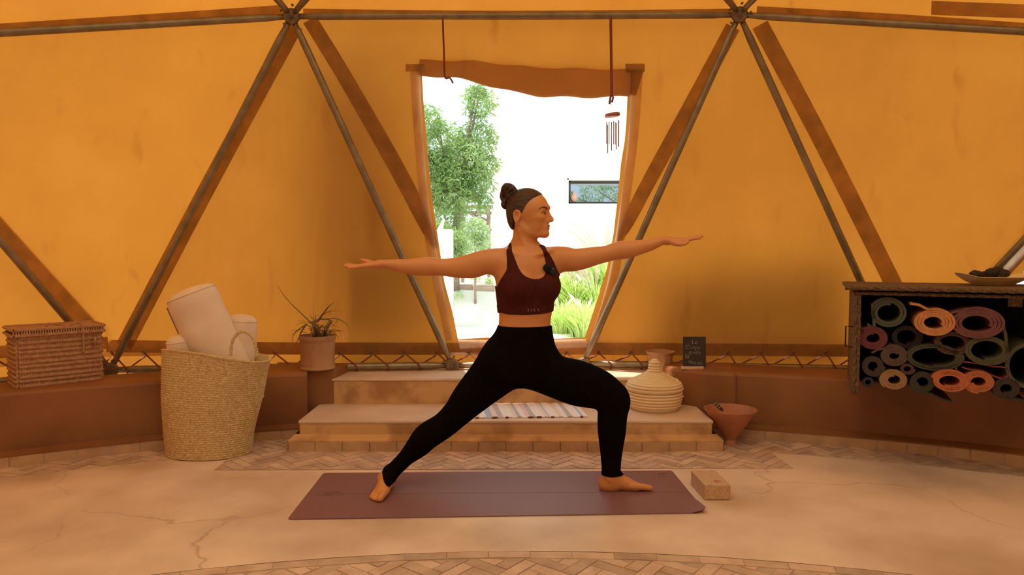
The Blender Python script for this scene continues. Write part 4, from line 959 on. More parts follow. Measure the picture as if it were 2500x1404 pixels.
for dx in (.008, .024): ropeline('frame_rope', (cx0+dx, KY-.006, zc1-.03), (cx0+dx, KY-.006, zc0+.004), .009)
b = MB(); hz = K(2075, 825, 0)[2]; b.tube([(cx0+.002, KY+.06, hz+.055), (cx0-.035, KY+.06, hz+.055), (cx0-.035, KY+.06, hz-.055), (cx0+.002, KY+.06, hz-.055)], .004, 6); objK('handle', b, 'iron', cr, smooth=True)
b = MB(); b.box((K(2480, 738, .05)[0], KY+.06, K(2480, 738, .05)[2]), (.06, .004, .045)); objK('woven_label', b, 'rope', cr)
def spiral(cx_, cz_, R0, R1, turns, th, y0, y1, tail=None, sq=1., ph=0., n=26, hand=1):
    """ribbon rolled from the inner radius R1 out to R0, extruded back"""
    m_ = int(turns*n)+1; pl_ = []
    for i in range(m_):
        a = ph-hand*2*PI*(turns*(1-i/(m_-1))); r = R1+(R0-th/2-R1)*i/(m_-1); pl_.append((cx_+r*math.cos(a), cz_+r*sq*math.sin(a)))
    if tail: pl_ += tail
    L_, Rr = [], []
    for i in range(len(pl_)):
        p, q = pl_[max(i-1, 0)], pl_[min(i+1, len(pl_)-1)]; dx, dz = q[0]-p[0], q[1]-p[1]; l = math.hypot(dx, dz) or 1; nx_, nz_ = -dz/l*th/2, dx/l*th/2
        L_.append((pl_[i][0]+nx_, pl_[i][1]+nz_)); Rr.append((pl_[i][0]-nx_, pl_[i][1]-nz_))
    loop = L_+Rr[::-1]; k = len(loop); b = MB(); vs = [(x, y0, z) for x, z in loop]+[(x, y1, z) for x, z in loop]; m2 = len(L_)
    fs = [(i, (i+1) % k, k+(i+1) % k, k+i) for i in range(k)]
    for i in range(m2-1): fs.append((i, i+1, k-2-i, k-1-i)); fs.append((k+i, k+k-1-i, k+k-2-i, k+i+1))
    b.add(vs, fs); return b
rolls = [  # cx, cy, rx, ry, hole fraction, turns, colour, label, tail px, front offset
 (2168, 764, 43, 39, .55, 2.2, (.14, .145, .095), 'large grey green rolled mat with wide open core, top left of the crate', [(2135, 800), (2118, 792)], .0, 2.6, 1),
 (2280, 787, 46, 34, .42, 3.3, (.62, .25, .085), 'orange rolled mat with loose flap, top row beside the grey green roll', [(2268, 757), (2245, 745), (2222, 741)], -.03, 1.4, 1),
 (2385, 789, 57, 37, .5, 3.3, (.30, .10, .10), 'wide mauve red rolled mat lying top right in the crate', [(2360, 755), (2330, 762), (2300, 775)], -.02, 1.5, 1),
 (2130, 826, 36, 30, .40, 3.2, (.25, .055, .06), 'crimson rolled mat at the left wall of the crate', [(2108, 815), (2104, 800)], .0, 2.6, 1),
 (2214, 823, 35, 30, .6, 2.4, (.06, .03, .035), 'dark plum rolled mat deep in the crate under the grey green roll', None, .05, 1., 1),
 (2326, 838, 41, 28, .62, 2.6, (.16, .075, .04), 'dark brown rolled mat squeezed below the orange roll', None, .0, .5, 1),
 (2411, 855, 48, 35, .62, 2.2, (.13, .12, .06), 'olive rolled mat with a big loose outer loop, right of the brown roll', [(2455, 815), (2448, 790), (2420, 785)], -.01, 5.8, 1),
 (2281, 872, 62, 32, .72, 2.3, (.10, .095, .055), 'flattened dark olive rolled mat in the middle of the crate', None, .0, .3, 1),
 (2182, 869, 32, 27, .32, 4.2, (.17, .10, .075), 'brown speckled rolled mat with lilac back, left of the flattened olive roll', [(2160, 850), (2140, 855), (2128, 862)], .0, 1.9, 1),
 (2132, 894, 27, 27, .42, 3.2, (.085, .06, .045), 'charcoal brown rolled mat low at the left wall', None, .0, 0, 1),
 (2216, 901, 17, 14, .5, 2.2, (.14, .06, .05), 'smallest thin rolled mat in the gap of the lower rows', None, -.01, 0, 1),
 (2182, 928, 32, 26, .42, 3.4, (.34, .19, .085), 'tan cork coloured rolled mat in the bottom row', None, -.01, 4., 1),
 (2120, 933, 15, 14, .45, 2.2, (.05, .04, .05), 'little dark rolled mat in the bottom left corner', None, .0, 0, 1),
 (2253, 934, 28, 28, .42, 3.2, (.065, .055, .035), 'blackish green rolled mat, bottom row, its end drooping over the bench', [(2272, 962), (2300, 976), (2325, 982)], .0, 4.4, 1),
 (2320, 931, 41, 27, .5, 2.8, (.52, .15, .055), 'larger orange red rolled mat in the bottom row', None, -.02, 2.9, 1),
 (2390, 933, 34, 27, .42, 3.2, (.50, .15, .055), 'smaller orange red rolled mat touching the larger one', None, -.015, 4.7, 1),
 (2458, 949, 28, 26, .4, 3., (.07, .045, .035), 'dark brown rolled mat low on the right with a black tail', [(2480, 975), (2510, 982)], .0, 4.2, 1),
 (2512, 893, 46, 54, .8, 2.1, (.13, .125, .07), 'biggest olive green loose roll cut by the right edge of the photo', None, .0, 0, 1)]
for i, (x, y, rx, ry, hf, tn, colr, lab, tl, fo, ph, hd) in enumerate(rolls):
    yy = KY+.02+fo; c_ = K(x, y, yy); k = np.linalg.norm((KW(c_)-CAM)[:2])*math.cos(math.radians(27))/FPX; Rx = rx*k; sq = ry/rx; th = min(.013, Rx*(1-hf)/tn*.93)
    cz_ = c_[2]
    tail = [(K(a_, e_, yy)[0], K(a_, e_, yy)[2]) for a_, e_ in tl] if tl else None
    low_ = cz_-Rx*sq < BZ+.012; y1 = .40 if low_ or tl and min(t_[1] for t_ in tail) < BZ+.01 else .56
    b = spiral(c_[0], cz_, Rx, Rx*hf, tn, th, yy, y1, tail, sq, ph, hand=hd)
    objK('rolled_mat', b, matroll(str(i), tuple(v*(.8 if colr[0] > .3 else .5) for v in colr)), label=lab, cat='yoga mat', group='rolled mats in the crate', origin=tuple(KW((c_[0], yy, cz_))))
pp = crom([(2334, 912), (2336, 893), (2350, 884), (2385, 888), (2425, 895), (2455, 898), (2463, 912), (2450, 925), (2425, 918), (2400, 906), (2365, 902), (2348, 896)], 5)
yy = KY+.02; pl_ = [(K(a_, e_, yy)[0], K(a_, e_, yy)[2]) for a_, e_ in pp]; b = MB(); lo_ = []
for i in range(len(pl_)):
    p, q = pl_[max(i-1, 0)], pl_[min(i+1, len(pl_)-1)]; l = math.hypot(q[0]-p[0], q[1]-p[1]); n_ = (-(q[1]-p[1])/l*.003, (q[0]-p[0])/l*.003); lo_.append([(pl_[i][0]+n_[0], yy, pl_[i][1]+n_[1]), (pl_[i][0]-n_[0], yy, pl_[i][1]-n_[1]), (pl_[i][0]-n_[0], 0.38, pl_[i][1]-n_[1]), (pl_[i][0]+n_[0], 0.38, pl_[i][1]+n_[1]), (pl_[i][0]+n_[0], yy, pl_[i][1]+n_[1])])
b.grid(lo_); objK('folded_mat', b, matroll('pink', (.20, .045, .042)), label='crimson mat folded into a flat S above the orange red rolls', cat='yoga mat', group='rolled mats in the crate', origin=tuple(KW((pl_[0][0], yy, pl_[0][1]))))

# ---- shallow tray with dark fruit on the crate
tY = 3.86; tc = P(2425, 700, tY); k4 = tY/FPX; zb = zc1+.0155
tray = thing('woven_tray', (tc[0], tY, zb), label='shallow boat shaped woven tray on top of the crate', cat='tray')
ht = P(2425, 676, tY)[2]-zb
prof = []
for i in range(43):
    t = i/42; r = (44+46*t**1.15)*k4; prof.append((r+.0025*abs(math.sin(PI*i/6)), ht*t))
b = MB(); b.lathe(prof+[(r-.008, z+.002) for r, z in prof[::-1]][:-2]+[(36*k4, .006), (.001, .006)], (tc[0], tY, zb), 56, fn=lambda p, t, q: (p[0], p[1]*.62, p[2]+.35*max(0, abs(p[0])-60*k4))); b.lathe([(.001, 0), (44*k4, 0)], (tc[0], tY, zb), 56, fn=lambda p, t, q: (p[0], p[1]*.62, p[2])); obj('tray_body', b, 'coil', tray, smooth=True)
for i, (x, y, r, lab) in enumerate([(2382, 670, 12, 'leftmost dark wrinkled lump in the woven tray'), (2405, 671, 11, 'second dark lump from the left in the tray'), (2420, 665, 12, 'dark lump in the middle of the tray pile'), (2436, 662, 13, 'topmost dark lump on the tray'), (2450, 668, 12, 'dark lump right of the topmost one'), (2412, 677, 12, 'dark lump in the front of the tray pile'), (2440, 677, 12, 'rightmost front dark lump in the tray')]):
    q = P(x, y, tY+(.02 if i % 2 else -.02)); bm = bmesh.new(); bmesh.ops.create_icosphere(bm, subdivisions=3, radius=r*k4); b = MB()
    for v in bm.verts: n_ = v.co.normalized(); v.co *= 1+.10*math.sin(n_.x*7+i)*math.sin(n_.z*6+i)+.06*math.sin(n_.y*13+i*2)
    b.add([(v.co.x*1.15+q[0], v.co.y+q[1], v.co.z*.85+q[2]) for v in bm.verts], [[v.index for v in f.verts] for f in bm.faces]); bm.free()
    obj('dried_fruit', b, 'fruit', smooth=True, label=lab, cat='fruit', group='dark lumps in the tray', origin=tuple(q))

# ---- straps and wind chime
def strap(pts, Y, w, lab, name='hanging_strap'):
    c_ = [P(x, y, yy) for (x, y), yy in zip(pts, Y)]; b = MB(); b.tube(crom(c_, 5), w, 8, flat=.35, up=(0, 1, 0)); obj(name, b, 'cord', smooth=True, label=lab, cat='strap', origin=tuple(c_[0]))
strap([(1081, 44), (1082, 80), (1084, 130), (1086, 187), (1098, 190), (1106, 203)], [4.47, 4.49, 4.55, 4.62, 4.62, 4.62], .006, 'thin strap hanging from the beam at the left of the rolled flap')
strap([(1491, 44), (1492, 120), (1493, 200), (1493, 226)], [4.47, 4.49, 4.5, 4.5], .0085, 'wider brown strap hanging from the beam, carrying the wind chime')
wY = 4.5; wc = thing('wind_chime', tuple(P(1494, 230, wY)), label='small wind chime of reddish wooden slats hanging in the doorway', cat='wind chime')
b = MB(); b.tube([P(1493, 226, wY), P(1497, 238, wY), P(1494, 250, wY)], .006, 6); b.tube([P(1493, 226, wY), P(1490, 240, wY), P(1488, 254, wY)], .007, 6); obj('hook', b, 'cord', wc, smooth=True)
b = MB(); c_ = P(1495, 281, wY); b.lathe([(0, -.009), (.045, -.009), (.048, 0), (.045, .009), (0, .009)], c_, 28, fn=lambda p, t, q: (p[0], p[1], p[2]+p[0]*.12)); obj('top_disc', b, 'chime', wc, smooth=True)
b = MB()
for x in (1480, 1494, 1511): b.tube([P(1492, 254, wY), P(x, 280, wY)], .0008, 4)
for x in (1481, 1487, 1493, 1499, 1505, 1510): b.tube([P(x, 281, wY), P(x, 300, wY)], .0006, 4)
obj('thread', b, 'rugw', wc)
for x, y0_, y1_, w in ((1481, 298, 351, .0055), (1487, 297, 352, .0048), (1498, 296, 352, .0055), (1502, 298, 353, .005), (1510, 294, 358, .008)):
    b = MB(); b.tube([P(x, y0_, wY), P(x, y1_, wY)], w, 8, flat=.5); obj('slat', b, 'chime', wc, smooth=True)
for x, y0_, y1_ in ((1483.5, 305, 374), (1493, 298, 368), (1504.5, 300, 365)):
    b = MB(); b.tube([P(x, y0_, wY-.02), P(x, y1_, wY-.02)], .003, 8); obj('tube', b, 'chimemetal', wc, smooth=True)

# ================================================================ PERSON (one continuous surface grown from a distance field)
HS = .0029; GO = np.array([-.84, 3.17, .0]); GE = np.array([.93, 3.66, 1.47])
class Field:
    def __init__(s, o, e, h): s.o = np.array(o, float); s.h = h; s.n = np.ceil((np.array(e)-s.o)/h).astype(int)+1; s.a = np.full(s.n, 1., np.float32); s.ax = [(s.o[i]+h*np.arange(s.n[i])).astype(np.float32) for i in range(3)]
    def win(s, lo, hi):
        i0 = np.clip(np.floor((np.array(lo)-s.o)/s.h).astype(int), 0, s.n); i1 = np.clip(np.ceil((np.array(hi)-s.o)/s.h).astype(int)+1, 0, s.n)
        return tuple(slice(a, b) for a, b in zip(i0, i1))
    def xyz(s, w): return s.ax[0][w[0]][:, None, None], s.ax[1][w[1]][None, :, None], s.ax[2][w[2]][None, None, :]
    def put(s, w, d, k, sub=False):
        v = s.a[w]; d = np.broadcast_to(d, v.shape)
        if sub: h = np.maximum(k-np.abs(v+d), 0)/k; s.a[w] = np.maximum(v, -d)+h*h*k*.25
        else: h = np.maximum(k-np.abs(v-d), 0)/k if k > 0 else 0; s.a[w] = np.minimum(v, d)-h*h*k*.25
    def limb(s, st, k=.02, res=6, raw=False):
        """stations x,y,z,r,ratio(depth radius / visible radius)"""
        st = np.array(st, float); q = st if raw else crom(st, res); R = (q[:, 3]*np.maximum(1, q[:, 4])).max()+max(.02, k)
        w = s.win(q[:, :3].min(0)-R, q[:, :3].max(0)+R); X, Y, Z = s.xyz(w); D = np.full((X.shape[0], Y.shape[1], Z.shape[2]), 1., np.float32)
        for a, b in zip(q[:-1], q[1:]):
            rm = max(a[3]*max(1, a[4]), b[3]*max(1, b[4]))+max(.02, k)
            w2 = s.win(np.minimum(a[:3], b[:3])-rm, np.maximum(a[:3], b[:3])+rm); l = tuple(slice(u.start-v.start, u.stop-v.start) for u, v in zip(w2, w))
            x, y, z = s.xyz(w2); ra = (a[4]+b[4])/2; ba = b[:3]-a[:3]; bb = max(1e-9, ba[0]**2+(ba[1]/ra)**2+ba[2]**2)
            px, py, pz = x-np.float32(a[0]), (y-np.float32(a[1]))/np.float32(ra), z-np.float32(a[2])
            t = np.clip((px*ba[0]+py*(ba[1]/ra)+pz*ba[2])/bb, 0, 1).astype(np.float32)
            d = np.sqrt((px-t*ba[0])**2+(py-t*(ba[1]/ra))**2+(pz-t*ba[2])**2)-(a[3]+t*(b[3]-a[3]))
            D[l] = np.minimum(D[l], d)
        s.put(w, D, k)
    def ell(s, c, r, k=.01, M_=None, sub=False):
        c = np.array(c, float); r = np.array(r, float); R = r.max()+max(.02, k); w = s.win(c-R, c+R); X, Y, Z = s.xyz(w)
        p = [X-c[0], Y-c[1], Z-c[2]]
        if M_ is not None: p = [M_[i][0]*p[0]+M_[i][1]*p[1]+M_[i][2]*p[2] for i in range(3)]
        k0 = np.sqrt((p[0]/r[0])**2+(p[1]/r[1])**2+(p[2]/r[2])**2); k1 = np.sqrt((p[0]/r[0]**2)**2+(p[1]/r[1]**2)**2+(p[2]/r[2]**2)**2)+1e-6
        s.put(w, (k0*(k0-1)/k1).astype(np.float32), k, sub)
    def mesh(s, F=None, w=None, sm=0):
        F = s.a if F is None else F; o = s.o+(np.array([x.start for x in w])*s.h if w else 0)
        S_ = F < 0; c = [S_[i:S_.shape[0]-1+i, j:S_.shape[1]-1+j, k:S_.shape[2]-1+k] for i in (0, 1) for j in (0, 1) for k in (0, 1)]
        an = c[0].copy(); al = c[0].copy()
        for q in c[1:]: an |= q; al &= q
        m = an & ~al; I = np.argwhere(m); idx = np.full(m.shape, -1, np.int32); idx[m] = np.arange(len(I))
        V = np.zeros((len(I), 3)); cnt = np.zeros(len(I)); off = [(i, j, k) for i in (0, 1) for j in (0, 1) for k in (0, 1)]
        val = [F[I[:, 0]+a, I[:, 1]+b, I[:, 2]+d] for a, b, d in off]
        for a in range(8):
            for b in range(a+1, 8):
                df = np.array(off[b])-np.array(off[a])
                if np.abs(df).sum() != 1: continue
                va, vb = val[a], val[b]; cr_ = (va < 0) != (vb < 0); t = np.where(cr_, va/np.where(cr_, va-vb, 1), 0)
                V += np.where(cr_[:, None], np.array(off[a])+t[:, None]*df, 0); cnt += cr_
        V = (V/cnt[:, None]+I)*s.h+o; Q = []
        for ax in range(3):
            a = [slice(None)]*3; b = [slice(None)]*3; a[ax] = slice(0, -1); b[ax] = slice(1, None); s0, s1 = S_[tuple(a)], S_[tuple(b)]
            E_ = np.argwhere(s0 != s1); o1, o2 = [(1, 2), (2, 0), (0, 1)][ax]; E_ = E_[(E_[:, o1] > 0) & (E_[:, o2] > 0) & (E_[:, o1] < F.shape[o1]-1) & (E_[:, o2] < F.shape[o2]-1)]
            sg = s0[E_[:, 0], E_[:, 1], E_[:, 2]]; q = []
            for d1, d2 in ((-1, -1), (0, -1), (0, 0), (-1, 0)):
                e = E_.copy(); e[:, o1] += d1; e[:, o2] += d2; q.append(idx[e[:, 0], e[:, 1], e[:, 2]])
            q = np.stack(q, 1); q[~sg] = q[~sg][:, ::-1]; Q.append(q)
        Q = np.concatenate(Q)
        for _ in range(sm):
            A_ = np.zeros_like(V); n_ = np.zeros(len(V))
            for a in range(4):
                for b in (Q[:, (a+1) % 4], Q[:, (a+3) % 4]): np.add.at(A_, Q[:, a], V[b]); np.add.at(n_, Q[:, a], 1)
            V = V*.4+.6*A_/np.maximum(n_, 1)[:, None]
        return V, Q
def edge(a, b, Y, ratio=1., Y2=None):
    """station from two opposite outline points of a limb"""
    p, q = P(*a, Y), P(*b, Y); c = (p+q)/2; return [*c, np.linalg.norm(p-q)/2*.985, ratio]
def vpair(x, t, b, Y, ratio=1.): return edge((x, t), (x, b), Y, ratio)
def hpair(y, l, r, Y, ratio=1.): return edge((l, y), (r, y), Y, ratio)
Fd = Field(GO, GE, HS)
TY = 3.42                                    # torso plane
yaw = math.radians(20); ce, se = math.cos(yaw), math.sin(yaw)
# torso: stack of ellipses
tor = [(600, 1262, 1312, .05), (612, 1240, 1334, .062), (630, 1226, 1350, .082), (650, 1218, 1356, .095), (672, 1210, 1359, .103), (695, 1212, 1358, .105), (715, 1214, 1354, .102), (740, 1217, 1349, .097), (765, 1219.5, 1346.5, .092), (785, 1219, 1343, .090), (800, 1217, 1344, .093), (820, 1206, 1347, .10), (840, 1194, 1351, .108), (862, 1182, 1356, .116), (885, 1176, 1356, .122), (905, 1180, 1350, .12), (922, 1198, 1338, .11), (938, 1225, 1318, .09)]
rows = []
for y, xl, xr, dp in tor:
    a, b = P(xl, y, TY), P(xr, y, TY); rows.append([a[2], (a[0]+b[0])/2, (b[0]-a[0])/2, dp])
rows = crom(rows, 5)[::-1]
w = Fd.win((-.20, 3.24, rows[0][0]-.05), (.28, 3.62, rows[-1][0]+.05)); X, Y, Z = Fd.xyz(w)
zz = rows[:, 0]; zf = Z.ravel(); cx_ = np.interp(zf, zz, rows[:, 1])[None, None, :]; hw = np.interp(zf, zz, rows[:, 2])[None, None, :]; ry = np.interp(zf, zz, rows[:, 3])[None, None, :]
rx = np.sqrt(np.maximum(hw**2-(ry*se)**2, 1e-4))/ce
dx, dy = X-cx_, Y-TY; u_ = dx*ce+dy*se; v_ = -dx*se+dy*ce      # u along shoulders, v front(-)/back(+)
# chest faces towards +x slightly: front direction is (se,-ce)
q_ = ((np.abs(u_)/rx)**2.3+(np.abs(v_)/ry)**2.3)**(1/2.3); dd = (q_-1)*np.minimum(rx, ry); dd = np.maximum(dd, np.maximum(rows[0][0]-Z, Z-rows[-1][0]))
Fd.put(w, dd.astype(np.float32), .02)
FR = np.array([se, -ce, 0]); RT = np.array([ce, se, 0])
# waist crease / spine hollow are left to cloth; breasts
tc_ = P(1288, 698, TY)
Rm = [[ce, se, 0], [-se, ce, 0], [0, 0, 1]]
for sgn, kk in ((1, 0), (-1, 0)): Fd.ell(tc_+RT*sgn*.070+FR*.068+np.array([0, 0, -.004]), (.064, .056, .062), .035, Rm)
# neck and trapezius
Fd.limb([[*P(1285, 622, 3.43), .062, 1.], [*P(1281, 600, 3.43), .056, 1.], [*P(1280, 580, 3.43), .0535, 1.], [*P(1281, 560, 3.43), .054, 1.], [*P(1284, 540, 3.43), .056, 1.]], .02)
Fd.limb([[*P(1268, 594, 3.46), .034, 1.], [*P(1246, 616, 3.44), .034, 1.2], [*P(1215, 632, 3.40), .038, 1.1]], .03)
Fd.limb([[*P(1296, 598, 3.46), .034, 1.], [*P(1324, 621, 3.46), .034, 1.2], [*P(1352, 630, 3.45), .04, 1.1]], .03)
Fd.limb([[*(P(1292, 628, 3.37)), .008, 1.], [*P(1318, 620, 3.355), .008, 1.], [*P(1345, 612, 3.40), .008, 1.]], .02)
Fd.limb([[*(P(1279, 628, 3.35)), .008, 1.], [*P(1255, 618, 3.345), .008, 1.], [*P(1228, 612, 3.36), .008, 1.]], .02)
Fd.limb([[*P(1272, 566, 3.385), .013, 1.], [*P(1282, 600, 3.375), .012, 1.], [*P(1289, 626, 3.365), .009, 1.]], .018)
# arms
SL, SR = 3.385, 3.455
armL = [vpair(1232, 612, 676, SL, .95), vpair(1210, 607, 671, SL, .95), vpair(1181, 610, 671.5, SL, .9), vpair(1154.5, 618, 679.5, SL, .80), vpair(1119, 627, 679, SL, .82), vpair(1084, 631.5, 674, SL, .9), vpair(1060, 628.5, 673.5, SL, .95), vpair(1035, 628, 674, SL, .92), vpair(996, 632, 669.5, SL+.0, .95), vpair(961, 633, 661, SL, 1.1), vpair(938, 633.8, 655, SL, 1.35), vpair(925, 636, 657, SL, 1.6)]
Fd.limb(armL, .03, 6)
armR = [vpair(1322, 612, 678, SR-.01, .95), vpair(1346, 604, 672, SR, .95), vpair(1372, 601, 665, SR, .9), vpair(1400, 606, 663, SR, .82), vpair(1427, 605, 656.5, SR, .82), vpair(1454, 602, 647.5, SR, .85), vpair(1481, 599.5, 640, SR, .92), vpair(1500, 592.5, 635.5, SR, .95), vpair(1516, 588, 634, SR, .95), vpair(1536, 587, 630, SR, .95), vpair(1563, 585.6, 621.5, SR, .98), vpair(1590, 581, 611.5, SR, 1.1), vpair(1614, 576.5, 599.5, SR, 1.35), vpair(1628, 577, 598, SR, 1.5)]
Fd.limb(armR, .03, 6)
# hands: palm then five fingers each a bent chain; s = +1 points image right
def hand(wr, kn, Y0, palm_up, fing, thumb):
    Fd.limb([[*P(*wr, Y0), .0185, 1.5], [*(P(*wr, Y0)*.55+P(*kn, Y0)*.45), .0165, 2.25], [*P(*kn, Y0), .0125, 3.0]], .014, 4)
    for (dy, ln, tip, bend) in fing:
        a = P(*kn, Y0+dy*.92); t = P(*tip, Y0+dy*1.12); m1 = a*.58+t*.42+np.array([0, 0, bend]); m2 = a*.27+t*.73+np.array([0, 0, bend*.8])
        a0 = a*1.25-t*.25
        Fd.limb([[*a0, .0095, 1.], [*a, .0095, 1.], [*m1, .0086, 1.], [*m2, .0078, 1.], [*t, .0062, 1.]], .004, 3)
    Fd.limb([[*P(x, y, Y0+dy), r, 1.] for x, y, dy, r in thumb], .008, 4)
hand((925, 646), (884, 650), SL, True, [(-.033, 0, (851, 653), -.002), (-.011, 0, (842, 650), -.003), (.011, 0, (841, 647.5), -.003), (.033, 0, (848, 645), -.002)],
     [(915, 645, .024, .013), (900, 640, .036, .0125), (890, 637, .040, .0095), (883, 634, .041, .0065)])
hand((1630, 588), (1673, 587), SR, False, [(-.033, 0, (1709, 581.5), .002), (-.011, 0, (1714.5, 577.5), .003), (.011, 0, (1712, 575.5), .003), (.033, 0, (1705, 576), .002)],
     [(1640, 592, -.026, .013), (1655, 596, -.040, .0115), (1670, 595.5, -.046, .009), (1680, 591, -.047, .0068)])
# legs
lf = [edge((1330, 838), (1262, 935), 3.43, .82), edge((1382, 876), (1322, 958), 3.42, .86), edge((1432, 886), (1386, 984), 3.41, .84), edge((1475, 905), (1438, 993), 3.40, .86), edge((1510, 932), (1458, 997), 3.40, .95), edge((1531, 962), (1468, 997), 3.40, 1.0)]
Fd.limb(lf, .03, 6)
sh = [edge((1467, 985), (1530, 958), 3.40, .95), edge((1465, 1000), (1532, 976), 3.40, .95), hpair(1020, 1460.5, 1529, 3.405, .95), hpair(1050, 1461, 1526.5, 3.41, .95), hpair(1085, 1465, 1520.5, 3.415, .95), hpair(1110, 1468, 1516.5, 3.42, 1.), hpair(1140, 1470.5, 1513.5, 3.42, 1.05), hpair(1162, 1471.5, 1513, 3.42, 1.1), hpair(1180, 1472, 1512, 3.42, 1.1)]
Fd.limb(sh, .02, 6)
lb = [edge((1190, 838), (1280, 932), 3.43, .82), edge((1166, 876), (1240, 958), 3.44, .84), edge((1120, 940), (1176, 1004), 3.445, .92), edge((1093, 983), (1142, 1030), 3.45, .95), edge((1061, 1018), (1107, 1058), 3.455, 1.), edge((1022, 1042), (1065, 1087), 3.46, .98), edge((1002, 1069), (1042, 1106), 3.462, 1.), edge((979, 1104), (1008, 1127), 3.465, 1.1), edge((958, 1127), (985, 1148), 3.468, 1.2), edge((941, 1145), (966, 1164), 3.47, 1.35), edge((930, 1158), (957, 1178), 3.47, 1.4)]
Fd.limb(lb, .03, 6)
# glute / hip fullness
Fd.ell(P(1290, 885, 3.47), (.115, .085, .10), .05)
# feet
def foot(heel, dirx, ank, side, dz=.0055, toescale=1., W=.037, L=.236):
    """heel ground point, unit direction to the toes, ankle centre; side=+1 big toe on the left of the direction"""
    e = np.array([dirx[0], dirx[1], 0]); e = e/np.linalg.norm(e); s_ = np.array([-e[1], e[0], 0])*side
    def F_(a, b, z): return np.array([heel[0], heel[1], 0])+e*a*L+s_*b*W+np.array([0, 0, z])
    w = lambda p, r: [*p, r, 1.]
    Fd.limb([w(F_(.13, 0, .037), .031), w(F_(.22, 0, .045), .032), w(np.array(ank), .033)], .03, 4)
    Fd.limb([w(F_(.12, 0, .030), .029), w(F_(.3, .1, .033), .029), w(F_(.5, .25, .034), .028), w(F_(.70, .45, .0245), .0225)], .02, 4)
    Fd.limb([w(F_(.12, -.1, .026), .026), w(F_(.35, -.45, .024), .022), w(F_(.62, -.62, .018), .016)], .022, 4)
    Fd.limb([w(F_(.55, .05, .026), .0225), w(F_(.70, -.12, .018), .017)], .02, 4)
    Fd.limb([w(F_(.23, .1, .064), .029), w(F_(.38, .15, .054), .027), w(F_(.52, .2, .042), .022)], .025, 4)
    Fd.ell(F_(.2, .82, .072), (.012, .012, .014), .02); Fd.ell(F_(.2, -.8, .062), (.012, .012, .014), .02)
    for a0, b0, a1, b1, r in ((.66, .72, 1.0, .60, .0145), (.72, .28, .985, .16, .0088), (.70, -.10, .95, -.22, .0083), (.67, -.44, .90, -.55, .008), (.63, -.76, .84, -.84, .0078)):
        h = r+dz; Fd.limb([w(F_(a0-.06, b0*.9, h+.010), r*1.4), w(F_((a0*.5+a1*.5), (b0+b1)/2, h+.006), r*1.1), w(F_(a1-.03, b1, h), r*.98)], .0035, 4)
foot((.425, 3.425), (1., -.02), tuple(P(1491, 1166, 3.42)), -1, L=.247)
hp_ = G(948, 1176); foot((hp_[0]+.018, 3.475), (G(921, 1222)[0]-hp_[0]-.018, -.205), tuple(P(949, 1160, 3.468)), 1, L=.235, W=.038)
w = Fd.win((-.84, 3.17, -.01), (.93, 3.66, .03)); X, Y, Z = Fd.xyz(w); Fd.a[w] = np.maximum(Fd.a[w], .0052-Z)
# head (profile to the image right, turned a little to the camera)
HY_ = 3.425; hc = P(1288, 512, HY_); hy = math.radians(13); ch_, sh_ = math.cos(hy), math.sin(hy)
HR = [[ch_, -sh_, 0], [sh_, ch_, 0], [0, 0, 1]]        # world -> head frame
def hp(px, py, dy=0.):
    p = P(px, py, HY_); dx = p[0]-hc[0]; return np.array([hc[0]+dx*ch_+dy*sh_, hc[1]-dx*sh_+dy*ch_, p[2]])
pxu = HY_/FPX
def E_(px, py, dy, rx, ry, rz, k=.01, sub=False): Fd.ell(hp(px, py, dy), (rx*pxu, ry, rz*pxu), k, HR, sub)
def Lm(pts, k=.01): Fd.limb([[*hp(x, y, dy), r*pxu, 1.] for x, y, dy, r in pts], k, 4)
E_(1286, 509, 0, 49.5, .076, 47.5, .012)             # cranium
E_(1303, 512, 0, 36, .066, 36, .02)                  # forehead
E_(1302, 538, 0, 33, .056, 36, .02)                  # face mass
for s_ in (-1, 1):
    Lm([(1272, 548, .050*s_, 9), (1288, 562, .043*s_, 10), (1312, 570, .026*s_, 9.5), (1330, 571, .008*s_, 8)], .02)   # jaw
    E_(1318, 533, .042*s_, 13, .020, 10, .018)       # cheekbone
    E_(1310, 551, .035*s_, 14, .018, 13, .02)
    Lm([(1320, 509, .040*s_, 5), (1334, 506, .022*s_, 5.5), (1338, 508, .008*s_, 5)], .012)    # brow ridge
    E_(1335.5, 520, .031*s_, 8.5, .0125, 6.2, .008, True)      # socket
    E_(1326.0, 520, .0270*s_, 7.5, .0125, 6.0, .004)
    E_(1338.5, 540, .012*s_, 5.6, .0065, 4.2, .004)  # nostril wing
E_(1326.5, 538, 0, 14, .027, 27, .012)
E_(1322, 522, 0, 14, .038, 10, .012)
E_(1328.5, 570.5, 0, 12.5, .022, 8.8, .012)              # chin
E_(1323, 556, 0, 17.5, .028, 15, .012)                 # mouth mound
Lm([(1333, 510, 0, 6.5), (1335.5, 518, 0, 6), (1340, 528, 0, 6.6), (1345.5, 536, 0, 6.6)], .008)    # nose
E_(1347.3, 537.3, 0, 5.2, .0085, 5, .004)
E_(1338.3, 551.6, 0, 5.2, .019, 2.7, .004)           # upper lip
E_(1337.6, 557.8, 0, 5.0, .017, 2.8, .004)           # lower lip
E_(1343, 554.7, 0, 5, .021, .5, .0015, True)
for s_ in (-1, 1): E_(1343, 543.5, .0075*s_, 2.4, .0032, 1.8, .0015, True)          # mouth line

E_(1344.5, 564.5, 0, 3.4, .02, 2.2, .004, True)
